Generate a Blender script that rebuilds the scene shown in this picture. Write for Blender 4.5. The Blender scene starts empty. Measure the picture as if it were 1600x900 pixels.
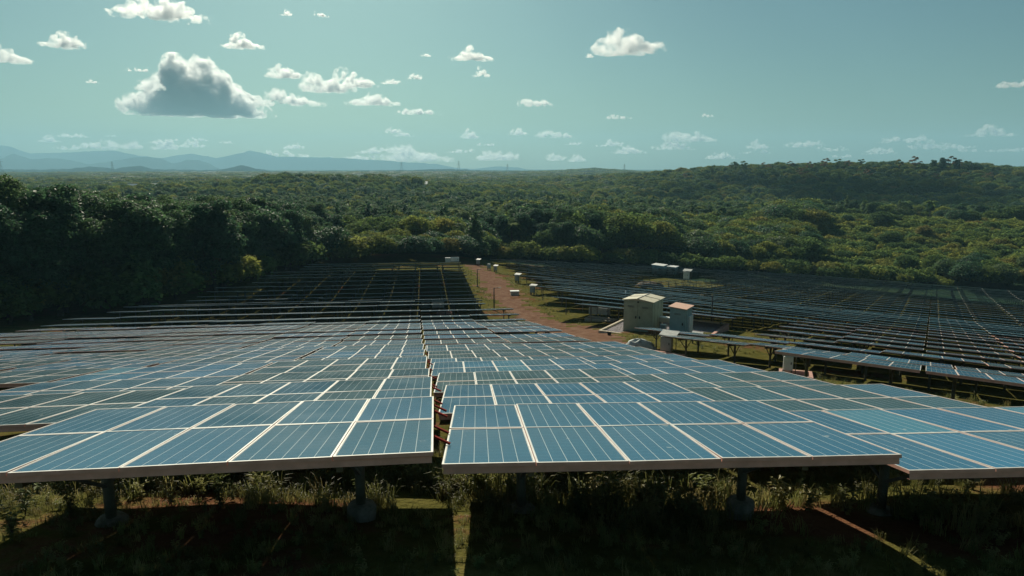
import bpy, bmesh, math, random
import numpy as np
from mathutils import Vector, Matrix, noise as mnoise

# ------------------------------------------------------------------ scene, camera, world, sun, exposure
sc = bpy.context.scene
COL = sc.collection
CAMZ = 22.0
PITCH = math.radians(10.0)
CP, SP = math.cos(PITCH), math.sin(PITCH)
F = 1066.7
SUN_AZ, SUN_EL = math.radians(-15.5), math.radians(36.0)

cam_d = bpy.data.cameras.new("camera")
cam_d.sensor_width = 36.0
cam_d.lens = 24.0
cam_d.clip_start = 0.1
cam_d.clip_end = 80000.0
cam = bpy.data.objects.new("camera", cam_d)
COL.objects.link(cam)
cam.location = (0, 0, CAMZ)
cam.rotation_euler = (math.pi / 2 - PITCH, 0, 0)
sc.camera = cam

w = bpy.data.worlds.new("World")
sc.world = w
w.use_nodes = True
nt = w.node_tree
nt.nodes.clear()
sky = nt.nodes.new("ShaderNodeTexSky")
sky.sky_type = 'NISHITA'
sky.sun_disc = False
sky.sun_elevation = SUN_EL
sky.sun_rotation = SUN_AZ
sky.altitude = 0
sky.air_density = 1.0
sky.dust_density = 1.5
sky.ozone_density = 2.0
tint = nt.nodes.new("ShaderNodeMix"); tint.data_type = 'RGBA'; tint.blend_type = 'MULTIPLY'
tint.inputs[0].default_value = 1.0
tint.inputs[7].default_value = (0.475, 0.725, 0.655, 1)
bg = nt.nodes.new("ShaderNodeBackground"); bg.inputs[1].default_value = 0.058
wo = nt.nodes.new("ShaderNodeOutputWorld")
nt.links.new(sky.outputs[0], tint.inputs[6])
nt.links.new(tint.outputs[2], bg.inputs[0])
nt.links.new(bg.outputs[0], wo.inputs[0])

sun_d = bpy.data.lights.new("sun", 'SUN')
sun_d.energy = 5.0
sun_d.angle = math.radians(0.55)
sun_d.color = (1.0, 0.92, 0.74)
sun = bpy.data.objects.new("sun", sun_d)
COL.objects.link(sun)
SUNV = Vector((math.sin(SUN_AZ) * math.cos(SUN_EL), math.cos(SUN_AZ) * math.cos(SUN_EL), math.sin(SUN_EL)))
sun.rotation_euler = SUNV.to_track_quat('Z', 'Y').to_euler()
sun.location = (-20, 60, 80)

sc.view_settings.view_transform = 'Standard'
sc.view_settings.look = 'None'
sc.view_settings.exposure = 0.1
sc.view_settings.gamma = 1.0
sc.cycles.use_denoising = True
try:
    sc.cycles.denoiser = 'OPENIMAGEDENOISE'
except Exception:
    pass
sc.cycles.max_bounces = 6
sc.cycles.diffuse_bounces = 2
sc.cycles.glossy_bounces = 2
sc.cycles.transmission_bounces = 3
sc.cycles.transparent_max_bounces = 24
sc.cycles.volume_bounces = 3
sc.cycles.volume_step_rate = .25
sc.cycles.volume_max_steps = 256
sc.cycles.sample_clamp_indirect = 4.0

rng = np.random.default_rng(11)
random.seed(5)

# ------------------------------------------------------------------ helpers
def ray(px, py):
    """direction (x right, y forward, z up) of a photograph pixel"""
    a, b = (px - 800) / F, (450 - py) / F
    return np.array([a, CP + b * SP, b * CP - SP])

def at(px, py, Z):
    """world point at optical depth Z"""
    r = ray(px, py) * Z
    return np.array([r[0], r[1], r[2] + CAMZ])

def proj(x, y, z):
    h = z - CAMZ
    Z = y * CP - h * SP
    return 800 + F * x / Z, 450 - F * (y * SP + h * CP) / Z, Z

def tag(o, label=None, cat=None, group=None, kind=None):
    if label: o['label'] = label
    if cat: o['category'] = cat
    if group: o['group'] = group
    if kind: o['kind'] = kind
    return o

def empty(name, loc, rot=(0, 0, 0), label=None, cat=None, group=None):
    o = bpy.data.objects.new(name, None)
    COL.objects.link(o)
    o.location = loc
    o.rotation_euler = rot
    o.empty_display_size = 0.2
    return tag(o, label, cat, group)

class MB:
    """collects shapes, builds one mesh"""
    def __init__(s):
        s.v, s.f, s.m = [], [], []
    def add(s, vs, fs, mi=0):
        n = len(s.v)
        s.v += [tuple(v) for v in vs]
        s.f += [tuple(i + n for i in f) for f in fs]
        s.m += [mi] * len(fs)
        return s
    def box(s, c, d, mi=0, rot=None, top=None):
        x, y, z = d[0] / 2, d[1] / 2, d[2] / 2
        vs = [Vector((i * x, j * y, k * z)) for k in (-1, 1) for j in (-1, 1) for i in (-1, 1)]
        if top:
            for i in range(4, 8):
                vs[i].x *= top[0]; vs[i].y *= top[1]
        if rot is not None:
            vs = [rot @ v for v in vs]
        vs = [v + Vector(c) for v in vs]
        return s.add(vs, [(0, 2, 3, 1), (4, 5, 7, 6), (0, 1, 5, 4), (2, 6, 7, 3), (0, 4, 6, 2), (1, 3, 7, 5)], mi)
    def tube(s, a, b, r, n=8, mi=0, r2=None, cap=True):
        a, b = Vector(a), Vector(b)
        q = (b - a).to_track_quat('Z', 'Y')
        r2 = r if r2 is None else r2
        vs = []
        for p, rr in ((a, r), (b, r2)):
            for i in range(n):
                t = 2 * math.pi * i / n
                vs.append(p + q @ Vector((rr * math.cos(t), rr * math.sin(t), 0)))
        fs = [(i, (i + 1) % n, n + (i + 1) % n, n + i) for i in range(n)]
        if cap:
            fs += [tuple(range(n - 1, -1, -1)), tuple(range(n, 2 * n))]
        return s.add(vs, fs, mi)
    def bar(s, a, b, wd, th, mi=0):
        a, b = Vector(a), Vector(b)
        q = (b - a).to_track_quat('Y', 'Z')
        return s.box((a + b) / 2, (wd, (b - a).length, th), mi, q.to_matrix())
    def mesh(s, name, mats, smooth=False):
        me = bpy.data.meshes.new(name)
        me.from_pydata(s.v, [], s.f)
        for m in (mats if isinstance(mats, (list, tuple)) else [mats]):
            me.materials.append(m)
        if any(s.m):
            me.polygons.foreach_set('material_index', s.m)
        if smooth:
            me.polygons.foreach_set('use_smooth', [True] * len(s.f))
        me.update()
        return me
    def build(s, name, mats, parent=None, smooth=False):
        return link(name, s.mesh(name, mats, smooth), parent)

def link(name, me, parent=None, loc=None):
    o = bpy.data.objects.new(name, me)
    COL.objects.link(o)
    if parent is not None:
        o.parent = parent
    if loc is not None:
        o.location = loc
    return o

def np_mesh(name, V, Fq, mats, smooth=False, mi=None):
    me = bpy.data.meshes.new(name)
    V = np.asarray(V, np.float32); Fq = np.asarray(Fq, np.int32)
    k = Fq.shape[1]
    me.vertices.add(len(V)); me.vertices.foreach_set('co', V.ravel())
    me.loops.add(Fq.size); me.loops.foreach_set('vertex_index', Fq.ravel())
    me.polygons.add(len(Fq))
    me.polygons.foreach_set('loop_start', np.arange(0, Fq.size, k, dtype=np.int32))
    me.polygons.foreach_set('loop_total', np.full(len(Fq), k, np.int32))
    for m in (mats if isinstance(mats, (list, tuple)) else [mats]):
        me.materials.append(m)
    if mi is not None:
        me.polygons.foreach_set('material_index', np.asarray(mi, np.int32))
    me.polygons.foreach_set('use_smooth', np.full(len(Fq), smooth))
    me.update(calc_edges=True)
    return me

# ------------------------------------------------------------------ materials
def mat(name, col=(.5, .5, .5), rough=.8, metal=0.0, spec=.3):
    m = bpy.data.materials.new(name)
    m.use_nodes = True
    b = m.node_tree.nodes['Principled BSDF']
    b.inputs['Base Color'].default_value = (*col, 1)
    b.inputs['Roughness'].default_value = rough
    b.inputs['Metallic'].default_value = metal
    b.inputs['Specular IOR Level'].default_value = spec
    return m

class NG:
    """short hand for building node graphs"""
    def __init__(s, m):
        s.t = m.node_tree; s.b = s.t.nodes.get('Principled BSDF'); s.out = s.t.nodes.get('Material Output')
    def n(s, typ, **kw):
        nd = s.t.nodes.new(typ)
        for k, v in kw.items(): setattr(nd, k, v)
        return nd
    def l(s, a, b): s.t.links.new(a, b)
    def val(s, sock, v):
        if hasattr(v, 'is_linked') or hasattr(v, 'links'): s.l(v, sock)
        else: sock.default_value = v
    def math(s, op, a, b=0.0, c=None, clamp=False):
        nd = s.n('ShaderNodeMath', operation=op); nd.use_clamp = clamp
        s.val(nd.inputs[0], a); s.val(nd.inputs[1], b)
        if c is not None: s.val(nd.inputs[2], c)
        return nd.outputs[0]
    def noise(s, vec, scale, detail=3, rough=.55):
        nd = s.n('ShaderNodeTexNoise'); nd.inputs['Scale'].default_value = scale
        nd.inputs['Detail'].default_value = detail; nd.inputs['Roughness'].default_value = rough
        if vec is not None: s.l(vec, nd.inputs['Vector'])
        return nd.outputs[0]
    def ramp(s, fac, stops):
        nd = s.n('ShaderNodeValToRGB'); cr = nd.color_ramp
        while len(cr.elements) < len(stops): cr.elements.new(.5)
        for e, (p, c) in zip(cr.elements, stops):
            e.position = p; e.color = (*c, 1) if len(c) == 3 else c
        s.l(fac, nd.inputs[0]); return nd.outputs[0]
    def mix(s, fac, a, b, blend='MIX'):
        nd = s.n('ShaderNodeMix', data_type='RGBA', blend_type=blend)
        s.val(nd.inputs[0], fac)
        for k, v in ((6, a), (7, b)):
            if isinstance(v, tuple): nd.inputs[k].default_value = (*v, 1)
            else: s.l(v, nd.inputs[k])
        return nd.outputs[2]
    def bump(s, h, strength=.3, dist=.1):
        nd = s.n('ShaderNodeBump'); nd.inputs['Strength'].default_value = strength
        nd.inputs['Distance'].default_value = dist
        s.l(h, nd.inputs['Height']); s.l(nd.outputs[0], s.b.inputs['Normal'])

def worn(name, col, col2, rough=.75, scale=4, spec=.3, metal=0, bump=.15):
    m = mat(name, col, rough, metal, spec); g = NG(m)
    tc = g.n('ShaderNodeTexCoord').outputs['Object']
    f = g.noise(tc, scale, 5, .65)
    g.l(g.ramp(f, [(.38, col2), (.62, col)]), g.b.inputs['Base Color'])
    g.bump(g.noise(tc, scale * 7, 3), bump, .02)
    return m

# solar glass: dark blue cells, pale column gaps, faint cell lines, dust
M_cell = mat('solar_glass', (.02, .06, .14), .17, 0, .30); g = NG(M_cell)
tc = g.n('ShaderNodeTexCoord')
sep = g.n('ShaderNodeSeparateXYZ'); g.l(tc.outputs['Object'], sep.inputs[0])
X, Y = sep.outputs[0], sep.outputs[1]
PW, PL = 1.0, 1.95
def linesat(coord, period, halfw):
    fr = g.math('FRACT', g.math('DIVIDE', coord, period))
    d = g.math('ABSOLUTE', g.math('SUBTRACT', fr, .5))       # .5 at the cell edge
    return g.math('GREATER_THAN', d, .5 - halfw / period)
colgap = linesat(g.math('ADD', X, 3 * .159 + 1.59), .159, .0033)
rowgap = linesat(g.math('ADD', Y, 1.59), .159, .0011)
oi = g.n('ShaderNodeObjectInfo')
sc_c = g.n('ShaderNodeSeparateColor'); g.l(oi.outputs['Color'], sc_c.inputs[0]); rnd = sc_c.outputs[0]
base = g.ramp(rnd, [(0, (.008, .038, .045)), (.25, (.008, .055, .080)), (.5, (.009, .085, .160)), (.75, (.012, .110, .225)), (.9, (.014, .150, .310)), (1, (.050, .215, .320))])
nz = g.noise(tc.outputs['Object'], 2.2, 4)
base = g.mix(g.math('MULTIPLY', nz, .35), base, (.018, .12, .19))
fine = g.noise(tc.outputs['Object'], 38, 2)
base = g.mix(g.math('MULTIPLY', fine, .25), base, (.02, .06, .12), 'MIX')
base = g.mix(g.math('MULTIPLY', rowgap, .5), base, (.30, .36, .40))
base = g.mix(g.math('MULTIPLY', colgap, .95), base, (.55, .60, .60))
geo = g.n('ShaderNodeNewGeometry')
dust = g.noise(geo.outputs['Position'], .9, 5, .7)
spots = g.noise(geo.outputs['Position'], 14, 3, .7)
low = g.math('MULTIPLY', g.math('ADD', Y, .98), .5, clamp=True)         # dust gathers toward the low edge
dd_ = g.math('MULTIPLY', g.math('MULTIPLY', dust, g.math('MULTIPLY_ADD', low, .18, .03)), g.math('MULTIPLY_ADD', spots, .9, .5))
base = g.mix(dd_, base, (.26, .29, .27))
drop = g.math('GREATER_THAN', g.noise(geo.outputs['Position'], 5.5, 2, .5), .755)
base = g.mix(g.math('MULTIPLY', drop, .55), base, (.5, .5, .46))
g.l(base, g.b.inputs['Base Color'])
g.l(g.math('MULTIPLY_ADD', dust, .22, .10), g.b.inputs['Roughness'])
# same glass for the joined distant tables, coloured by a wide noise
M_cell_far = mat('solar_glass_far', (.02, .06, .14), .25, 0, .3); g = NG(M_cell_far)
geo = g.n('ShaderNodeNewGeometry')
v = g.n('ShaderNodeTexWhiteNoise', noise_dimensions='3D')
sn = g.n('ShaderNodeVectorMath', operation='SNAP'); sn.inputs[1].default_value = (2.1, 2.1, 50)
g.l(geo.outputs['Position'], sn.inputs[0]); g.l(sn.outputs[0], v.inputs['Vector'])
g.l(g.ramp(v.outputs['Value'], [(0, (.006, .034, .050)), (.5, (.008, .052, .088)), (1, (.013, .080, .130))]), g.b.inputs['Base Color'])

M_alu = worn('aluminium_frame', (.72, .70, .65), (.55, .53, .49), .45, 3, .4, .15, .02)
M_alu_side = worn('frame_side', (.82, .46, .37), (.66, .37, .29), .8, 3, .05, 0, .02)
M_back = mat('white_backsheet', (.38, .40, .40), .7)
M_steel = worn('galvanised_steel', (.16, .145, .10), (.10, .095, .06), .6, 5, .4, .3, .05)
M_steel_dark = worn('dull_steel', (.16, .17, .16), (.10, .10, .09), .7, 5, .3, .2, .05)
M_conc = worn('concrete', (.32, .29, .23), (.17, .155, .11), .95, 6, .1, 0, .4)
M_pink = worn('pink_painted_concrete', (.62, .36, .29), (.48, .29, .24), .9, 5, .2, 0, .2)
M_cream = worn('cream_concrete', (.62, .54, .42), (.50, .42, .32), .9, 3, .2, 0, .2)
M_red = worn('red_brace_paint', (.36, .04, .03), (.22, .03, .02), .85, 6, .1)
M_white = worn('white_metal', (.75, .76, .73), (.62, .63, .60), .5, 3, .4, 0, .03)
M_grey = worn('grey_cabinet', (.34, .39, .38), (.26, .30, .29), .55, 3, .4, 0, .03)
M_sage = worn('sage_steel_wall', (.36, .385, .28), (.29, .32, .23), .6, 1.5, .3, 0, .04)
M_bluegrey = worn('blue_grey_wall', (.32, .43, .43), (.25, .35, .36), .6, 1.5, .3, 0, .04)
M_beigeroof = worn('beige_roof', (.62, .58, .44), (.50, .46, .34), .6, 1.2, .3, 0, .05)
M_pinkroof = worn('salmon_roof', (.66, .40, .30), (.55, .34, .25), .6, 1.2, .3, 0, .05)
M_dark = mat('dark_opening', (.02, .025, .02), .8)
M_tarp = worn('grey_tarpaulin', (.50, .55, .54), (.35, .42, .42), .6, 2, .3, 0, .3)
M_bark = worn('bark', (.12, .10, .075), (.07, .055, .04), .95, 3, .1, 0, .5)
M_brickpink = worn('gravel_stone', (.30, .27, .28), (.16, .14, .15), .95, 9, .1, 0, .5)
M_blackpole = mat('dark_pole', (.035, .035, .03), .6)

# ground: dry grass, green grass and red laterite soil in patches
def ground_mat(name, road=False):
    m = mat(name, rough=1, spec=0); g = NG(m)
    P = g.n('ShaderNodeNewGeometry').outputs['Position']
    a = g.noise(P, .12, 5, .6); b = g.noise(P, 1.1, 5, .7); c = g.noise(P, 9, 3, .7)
    if road:
        col = g.ramp(b, [(.3, (.12, .066, .046)), (.5, (.185, .104, .072)), (.7, (.25, .165, .118))])
        col = g.mix(g.math('MULTIPLY', g.math('GREATER_THAN', c, .60), .5), col, (.13, .11, .05))
    else:
        col = g.ramp(b, [(.28, (.060, .065, .018)), (.5, (.125, .115, .034)), (.68, (.19, .160, .056)), (.8, (.24, .18, .080))])
        soil = g.ramp(c, [(.3, (.13, .055, .032)), (.7, (.22, .105, .06))])
        mask = g.ramp(g.math('ADD', g.math('MULTIPLY', a, .6), g.math('MULTIPLY', b, .4)), [(.54, (0, 0, 0)), (.60, (1, 1, 1))])
        for (sx, sy, sr) in ((4.1, 8.9, 1.5), (5.6, 8.0, 1.1), (8.6, 11.4, 2.0), (5.0, 12.5, 1.3), (-4.6, 9.2, .9)):
            vd = g.n('ShaderNodeVectorMath', operation='DISTANCE'); vd.inputs[1].default_value = (sx, sy, CAMZ - 4.8)
            g.l(P, vd.inputs[0])
            near = g.ramp(g.math('ADD', g.math('DIVIDE', vd.outputs['Value'], sr * 2), g.math('MULTIPLY', b, .5)), [(.55, (1, 1, 1)), (.72, (0, 0, 0))])
            mask = g.mix(1.0, mask, near, 'LIGHTEN')
        col = g.mix(mask, col, soil)
        col = g.mix(g.math('MULTIPLY', c, .4), col, (.03, .035, .012))
    g.l(col, g.b.inputs['Base Color'])
    g.bump(g.math('ADD', g.math('MULTIPLY', b, .5), g.math('MULTIPLY', c, .25)), .9, .35)
    return m
M_ground = ground_mat('grass_and_soil')
M_road = ground_mat('red_laterite', True)
M_farland = mat('far_canopy', (.05, .07, .03), 1, 0, 0); g = NG(M_farland)
P = g.n('ShaderNodeNewGeometry').outputs['Position']
g.l(g.ramp(g.noise(P, .02, 6, .7), [(.35, (.016, .034, .020)), (.5, (.030, .050, .026)), (.65, (.045, .060, .030))]), g.b.inputs['Base Color'])
M_mount = mat('mountain_forest', (.02, .045, .05), 1, 0, 0)

def leaf_mat(name, stops, trans=.64, gloss=.04, rough=.7):
    m = bpy.data.materials.new(name); m.use_nodes = True
    t = m.node_tree; g = NG(m)
    b = g.b; b.inputs['Roughness'].default_value = rough; b.inputs['Specular IOR Level'].default_value = gloss
    P = g.n('ShaderNodeNewGeometry').outputs['Position']
    OB = g.n('ShaderNodeTexCoord').outputs['Object']
    rnd = g.n('ShaderNodeObjectInfo').outputs['Random']
    col = g.ramp(rnd, stops)
    n1 = g.noise(OB, .9, 2)
    col = g.mix(g.math('MULTIPLY', n1, .55), col, stops[len(stops) // 2][1])
    n2 = g.n('ShaderNodeTexWhiteNoise', noise_dimensions='3D')
    sn = g.n('ShaderNodeVectorMath', operation='SNAP'); sn.inputs[1].default_value = (.6, .6, .6)
    g.l(P, sn.inputs[0]); g.l(sn.outputs[0], n2.inputs['Vector'])
    hs = g.n('ShaderNodeHueSaturation')
    g.l(g.math('MULTIPLY_ADD', n2.outputs['Value'], .8, .6), hs.inputs['Value'])
    g.l(col, hs.inputs['Color'])
    g.l(hs.outputs[0], b.inputs['Base Color'])
    tr = g.n('ShaderNodeBsdfTranslucent'); g.l(hs.outputs[0], tr.inputs[0])
    mx = g.n('ShaderNodeMixShader'); mx.inputs[0].default_value = trans
    g.l(b.outputs[0], mx.inputs[1]); g.l(tr.outputs[0], mx.inputs[2]); g.l(mx.outputs[0], g.out.inputs[0])
    return m
GREENS = [(0, (.050, .108, .048)), (.25, (.076, .146, .055)), (.5, (.112, .182, .053)), (.8, (.175, .212, .053)), (.94, (.225, .225, .058)), (1, (.25, .200, .070))]
DARKS = [(0, (.034, .088, .050)), (.4, (.052, .118, .060)), (.8, (.086, .150, .060)), (1, (.128, .172, .058))]
BUSHES = [(0, (.080, .160, .062)), (.3, (.145, .215, .060)), (.6, (.215, .255, .058)), (.9, (.275, .270, .060)), (1, (.30, .23, .072))]
M_leaf = leaf_mat('tree_leaves', GREENS)
M_leafd = leaf_mat('dark_tree_leaves', DARKS, .58, .14, .5)
M_leafb = leaf_mat('bush_leaves', BUSHES)
M_dry = leaf_mat('dry_leaves', [(0, (.17, .13, .07)), (1, (.24, .17, .10))])
M_grass = leaf_mat('grass_blades', [(0, (.10, .12, .035)), (.5, (.19, .19, .060)), (1, (.34, .27, .12))], .4, .3, .5)

# ------------------------------------------------------------------ layout of the two solar fields
TILT = math.radians(10.6)
TL = 3.92                     # table depth along the slope
AL = math.radians(-6.6)       # azimuth the left field faces away to
AR = math.radians(32.0)       # the right field
def uv2xy(az, u, v):
    return (u * math.cos(az) + v * math.sin(az), -u * math.sin(az) + v * math.cos(az))
def xy2uv(az, x, y):
    return (x * math.cos(az) - y * math.sin(az), x * math.sin(az) + y * math.cos(az))
# near-edge height (relative to the camera) along the left field
LV = [0, 6.8, 10.3, 15.8, 19.5, 23.3, 27.9, 31.1, 35.4, 43.1, 51.1, 63.5, 69.5, 73, 77, 81.2, 85.4, 89.5, 93.7, 97.8, 102, 106, 110.3, 114.5, 118.6, 122.8, 127, 131]
LH = [-1.7, -3.13, -3.96, -5.27, -6.01, -6.98, -7.88, -8.47, -9.56, -10.98, -12.25, -14.48, -15.08, -15.3, -15.45, -15.8, -16.4, -16.7, -17.0, -17.05, -17.2, -17.2, -17.2, -17.4, -17.5, -17.65, -17.75, -17.95]
def HL(u, v):
    h = np.interp(v, LV, LH)
    if u < 0: h += 0.27 * math.exp(-v / 45)
    elif u > 5.2: h -= 0.36 * math.exp(-v / 25)
    return h
RV = [20, 28, 40.4, 105.6, 177, 230]
RH = [-6.0, -7.24, -10.1, -19.75, -27.1, -31.5]
def HR(u, v):
    return float(np.interp(v, RV, RH)) + .032 * max(0, -u - 42) * min(1, v / 110) - (0.035 * max(0, -u - 2) * max(0, 1 - abs(v - 45) / 30))
HM_L, HM_R = 1.33, 1.45

# control points of the ground: x, y, height relative to the camera
ctrl = []
for v in (0, 6.8, 14, 20, 27, 35, 43, 51, 63, 70, 77, 85, 94, 106, 118, 131):
    for u in ((-3, 3, 9) if v < 20 else (-25, -10, 0, 9) if v < 75 else (-30, -12, 2)):
        hm = HM_L if v < 75 else HM_L + .2
        x, y = uv2xy(AL, u, v + 1.96)
        ctrl.append((x, y, HL(u, v) - .36 - hm))
for v in (26, 41, 55, 70, 88, 106, 125, 150, 177):
    for u in (-98, -70, -45, -22, -6, 8, 22):
        x, y = uv2xy(AR, u, v + 1.96)
        ul, vl = xy2uv(AL, x, y)
        if ul < 14 or (u < -10 and v < 41) or (u < -90 and (v < 100 or v > 160)): continue
        ctrl.append((x, y, HR(u, v) - .36 - HM_R))
def cp(px, D, h):
    a = math.atan((px - 800) / F)
    ctrl.append((D * math.sin(a), D * math.cos(a), h))
for a in (-60, -80, -110, 180, 110, 80, 60):
    ctrl.append((12 * math.sin(math.radians(a)), 12 * math.cos(math.radians(a)), -2.6 if abs(a) > 100 else -3.6))
    ctrl.append((80 * math.sin(math.radians(a)), 80 * math.cos(math.radians(a)), (2 if abs(a) > 100 else -12)))
    ctrl.append((400 * math.sin(math.radians(a)), 400 * math.cos(math.radians(a)), (6 if abs(a) > 100 else -24)))
for px, D, h in [(-100, 90, -16.5), (0, 75, -16), (100, 100, -18.5), (-100, 160, -21), (200, 140, -20), (350, 150, -20),
    (500, 170, -20.5), (700, 175, -21.5), (900, 190, -25),
    (1100, 200, -29), (1300, 210, -32.5), (1600, 215, -34.5), (1900, 220, -35),
    (0, 300, -23), (350, 300, -24), (700, 300, -25.5), (950, 300, -27), (1150, 330, -28), (1270, 340, -26), (1450, 345, -25.2), (1650, 350, -25.6), (1900, 350, -26),
    (1300, 440, -30), (1600, 440, -30), (1100, 430, -31), (850, 430, -27.5), (500, 430, -25),
    (1150, 540, -36), (1350, 540, -37), (1600, 540, -34), (900, 600, -29),
    (430, 620, -18), (540, 600, -17.5), (630, 640, -20), (300, 640, -22), (0, 620, -24), (-200, 620, -24), (740, 640, -25),
    (1010, 800, -18), (1100, 800, -9), (1160, 800, -5), (1300, 820, -5), (1430, 820, -4), (1510, 820, -6), (1600, 820, -13), (1750, 820, -18), (2000, 820, -22), (920, 800, -27),
    (1200, 1100, -14), (1500, 1100, -14), (800, 1000, -29), (500, 1000, -26), (200, 1000, -26), (-100, 1000, -26),
    (1300, 1500, -28), (1700, 1500, -28), (800, 1600, -29), (300, 1600, -28), (-100, 1600, -28)]:
    cp(px, D, h)
C = np.array(ctrl)
def phi(r2): return np.sqrt(r2 + 25.0)
A = phi(((C[:, None, :2] - C[None, :, :2]) ** 2).sum(-1))
A[np.diag_indices(len(C))] -= .6
mean_h = -24.0
Wt = np.linalg.solve(A, C[:, 2] - mean_h)
FARPX = [-400, 0, 350, 640, 760, 850, 930, 990, 1100, 1600, 2200]
FARH = [-27, -26, -26, -25, -26, -24, -20, -25, -27, -27, -27]
def ground(x, y):
    """ground height at world x, y (arrays)"""
    x = np.atleast_1d(np.asarray(x, float)); y = np.atleast_1d(np.asarray(y, float))
    out = np.empty(len(x))
    for s in range(0, len(x), 20000):
        xx, yy = x[s:s + 20000], y[s:s + 20000]
        r2 = (xx[:, None] - C[None, :, 0]) ** 2 + (yy[:, None] - C[None, :, 1]) ** 2
        out[s:s + 20000] = phi(r2) @ Wt + mean_h
    D = np.hypot(x, y)
    t = np.clip((D - 1200) / 700, 0, 1); t = t * t * (3 - 2 * t)
    out = out * (1 - t) + (-27.0) * t
    # low far ridge near the skyline
    pxa = 800 + F * x / np.maximum(y, 1)
    out = out + np.where(y > 0, np.exp(-((D - 2600) / 450) ** 2) * np.interp(pxa, [800, 880, 930, 965, 1010], [0, 6, 14, 8, 0]), 0)
    near = np.clip(1 - D / 130, 0, 1)
    wob = (np.sin(x * 1.7 + 1.3 * np.sin(y * .9)) * np.sin(y * 1.5 + 2) * .05 + np.sin(x * .53 + y * .31) * .07)
    wob2 = np.sin(x * .045 + 1) * np.cos(y * .038) * 1.2 * np.clip((D - 180) / 200, 0, 1)
    return out + wob * near + wob2 + CAMZ
def g1(x, y): return float(ground(x, y)[0])
def pix_ground(px, py, dz=0.0):
    """ground point seen through a pixel"""
    r = ray(px, py); t0, t1 = 3.0, None
    ts = np.exp(np.linspace(math.log(3), math.log(2500), 700))
    z = CAMZ + r[2] * ts - ground(r[0] * ts, r[1] * ts) - dz
    k = np.argmax(z < 0) if (z < 0).any() else len(ts) - 1
    a, b = ts[max(k - 1, 0)], ts[k]
    for _ in range(14):
        m = (a + b) / 2
        if CAMZ + r[2] * m - g1(r[0] * m, r[1] * m) - dz < 0: b = m
        else: a = m
    return np.array([r[0] * b, r[1] * b, CAMZ + r[2] * b])

# ------------------------------------------------------------------ ground sheet, dirt track
ROADL = [(733, 413), (745, 430), (752, 447), (768, 465), (790, 482), (812, 500), (842, 520), (880, 545), (900, 566)]
ROADR = [(752, 413), (782, 430), (800, 447), (812, 465), (832, 482), (866, 500), (962, 515), (978, 538), (1000, 552)]
def poly_world(pts):
    return [tuple(pix_ground(*p)[:2]) for p in pts]
road_poly = poly_world(ROADL) + poly_world(ROADR)[::-1]
def inside(poly, x, y):
    x = np.asarray(x); y = np.asarray(y); c = np.zeros(len(x), bool); n = len(poly)
    for i in range(n):
        (x1, y1), (x2, y2) = poly[i], poly[(i + 1) % n]
        m = ((y1 > y) != (y2 > y)) & (x < (x2 - x1) * (y - y1) / ((y2 - y1) if y2 != y1 else 1e-9) + x1)
        c ^= m
    return c
rs = [0.0] + list(np.exp(np.linspace(math.log(2.5), math.log(10300), 560)))
fine_a = np.radians(np.arange(-52, 52.01, .32))
coarse_a = np.radians(np.arange(57, 303.1, 5))
angs = np.concatenate([fine_a, coarse_a])
NA = len(angs)
R, AN = np.meshgrid(rs, angs, indexing='ij')
GX, GY = (R * np.sin(AN)).ravel(), (R * np.cos(AN)).ravel()
GZ = ground(GX, GY)
i, j = np.meshgrid(np.arange(len(rs) - 1), np.arange(NA), indexing='ij')
i, j = i.ravel(), j.ravel(); j2 = (j + 1) % NA
Q = np.stack([i * NA + j, i * NA + j2, (i + 1) * NA + j2, (i + 1) * NA + j], 1)
cx, cy = GX[Q].mean(1), GY[Q].mean(1)
jx = cx + .6 * np.sin(cx * 2.1 + cy * 1.3) + .5 * np.sin(cy * 3.1) + .5 * np.sin(cy * .9 + 1)
jy = cy + .4 * np.sin(cx * 1.7 - cy * 2.3)
is_road = inside(road_poly, jx, jy)
cd = np.hypot(cx, cy)
def sub_mesh(name, q, mats, mi=None):
    used, inv = np.unique(q, return_inverse=True)
    V = np.stack([GX[used], GY[used], GZ[used]], 1)
    return np_mesh(name, V, inv.reshape(q.shape)[:, ::-1], mats, True, mi)
q = Q[~is_road]
tag(link('ground', sub_mesh('ground', q, [M_ground, M_farland], (cd[~is_road] > 170).astype(int))), 'dry grass and red soil slope falling away from the camera', kind='structure')
tag(link('dirt_road', sub_mesh('dirt_road', Q[is_road], M_road)), 'red laterite service track curving past the cabins', kind='structure')

# ------------------------------------------------------------------ solar tables
ct, st = math.cos(TILT), math.sin(TILT)
def panel_mesh(separate_frame):
    b = MB()
    t = .035
    b.box((0, 0, -.010), (PW - .012, PL - .012, .010), 0)
    b.box((0, 0, -.022), (PW - .012, PL - .012, .008), 1)
    if not separate_frame:
        frame_into(b, 2, 3)
    return b
def frame_into(b, mt, ms):
    wv, wl, h = .019, .032, .040
    for (c, d) in (((0, -PL / 2 + wl / 2, -h / 2), (PW, wl, h)), ((0, PL / 2 - wl / 2, -h / 2), (PW, wl, h)),
                   ((-PW / 2 + wv / 2, 0, -h / 2), (wv, PL - 2 * wl, h)), ((PW / 2 - wv / 2, 0, -h / 2), (wv, PL - 2 * wl, h))):
        n = len(b.f)
        b.box(c, d, ms)
        b.m[n + 1] = mt
ME_glass = panel_mesh(True).mesh('solar_panel', [M_cell, M_back])
fb = MB(); frame_into(fb, 0, 1); ME_frame = fb.mesh('panel_frame', [M_alu, M_alu_side])
ME_panel = panel_mesh(False).mesh('solar_panel', [M_cell, M_back, M_alu, M_alu_side])

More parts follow.
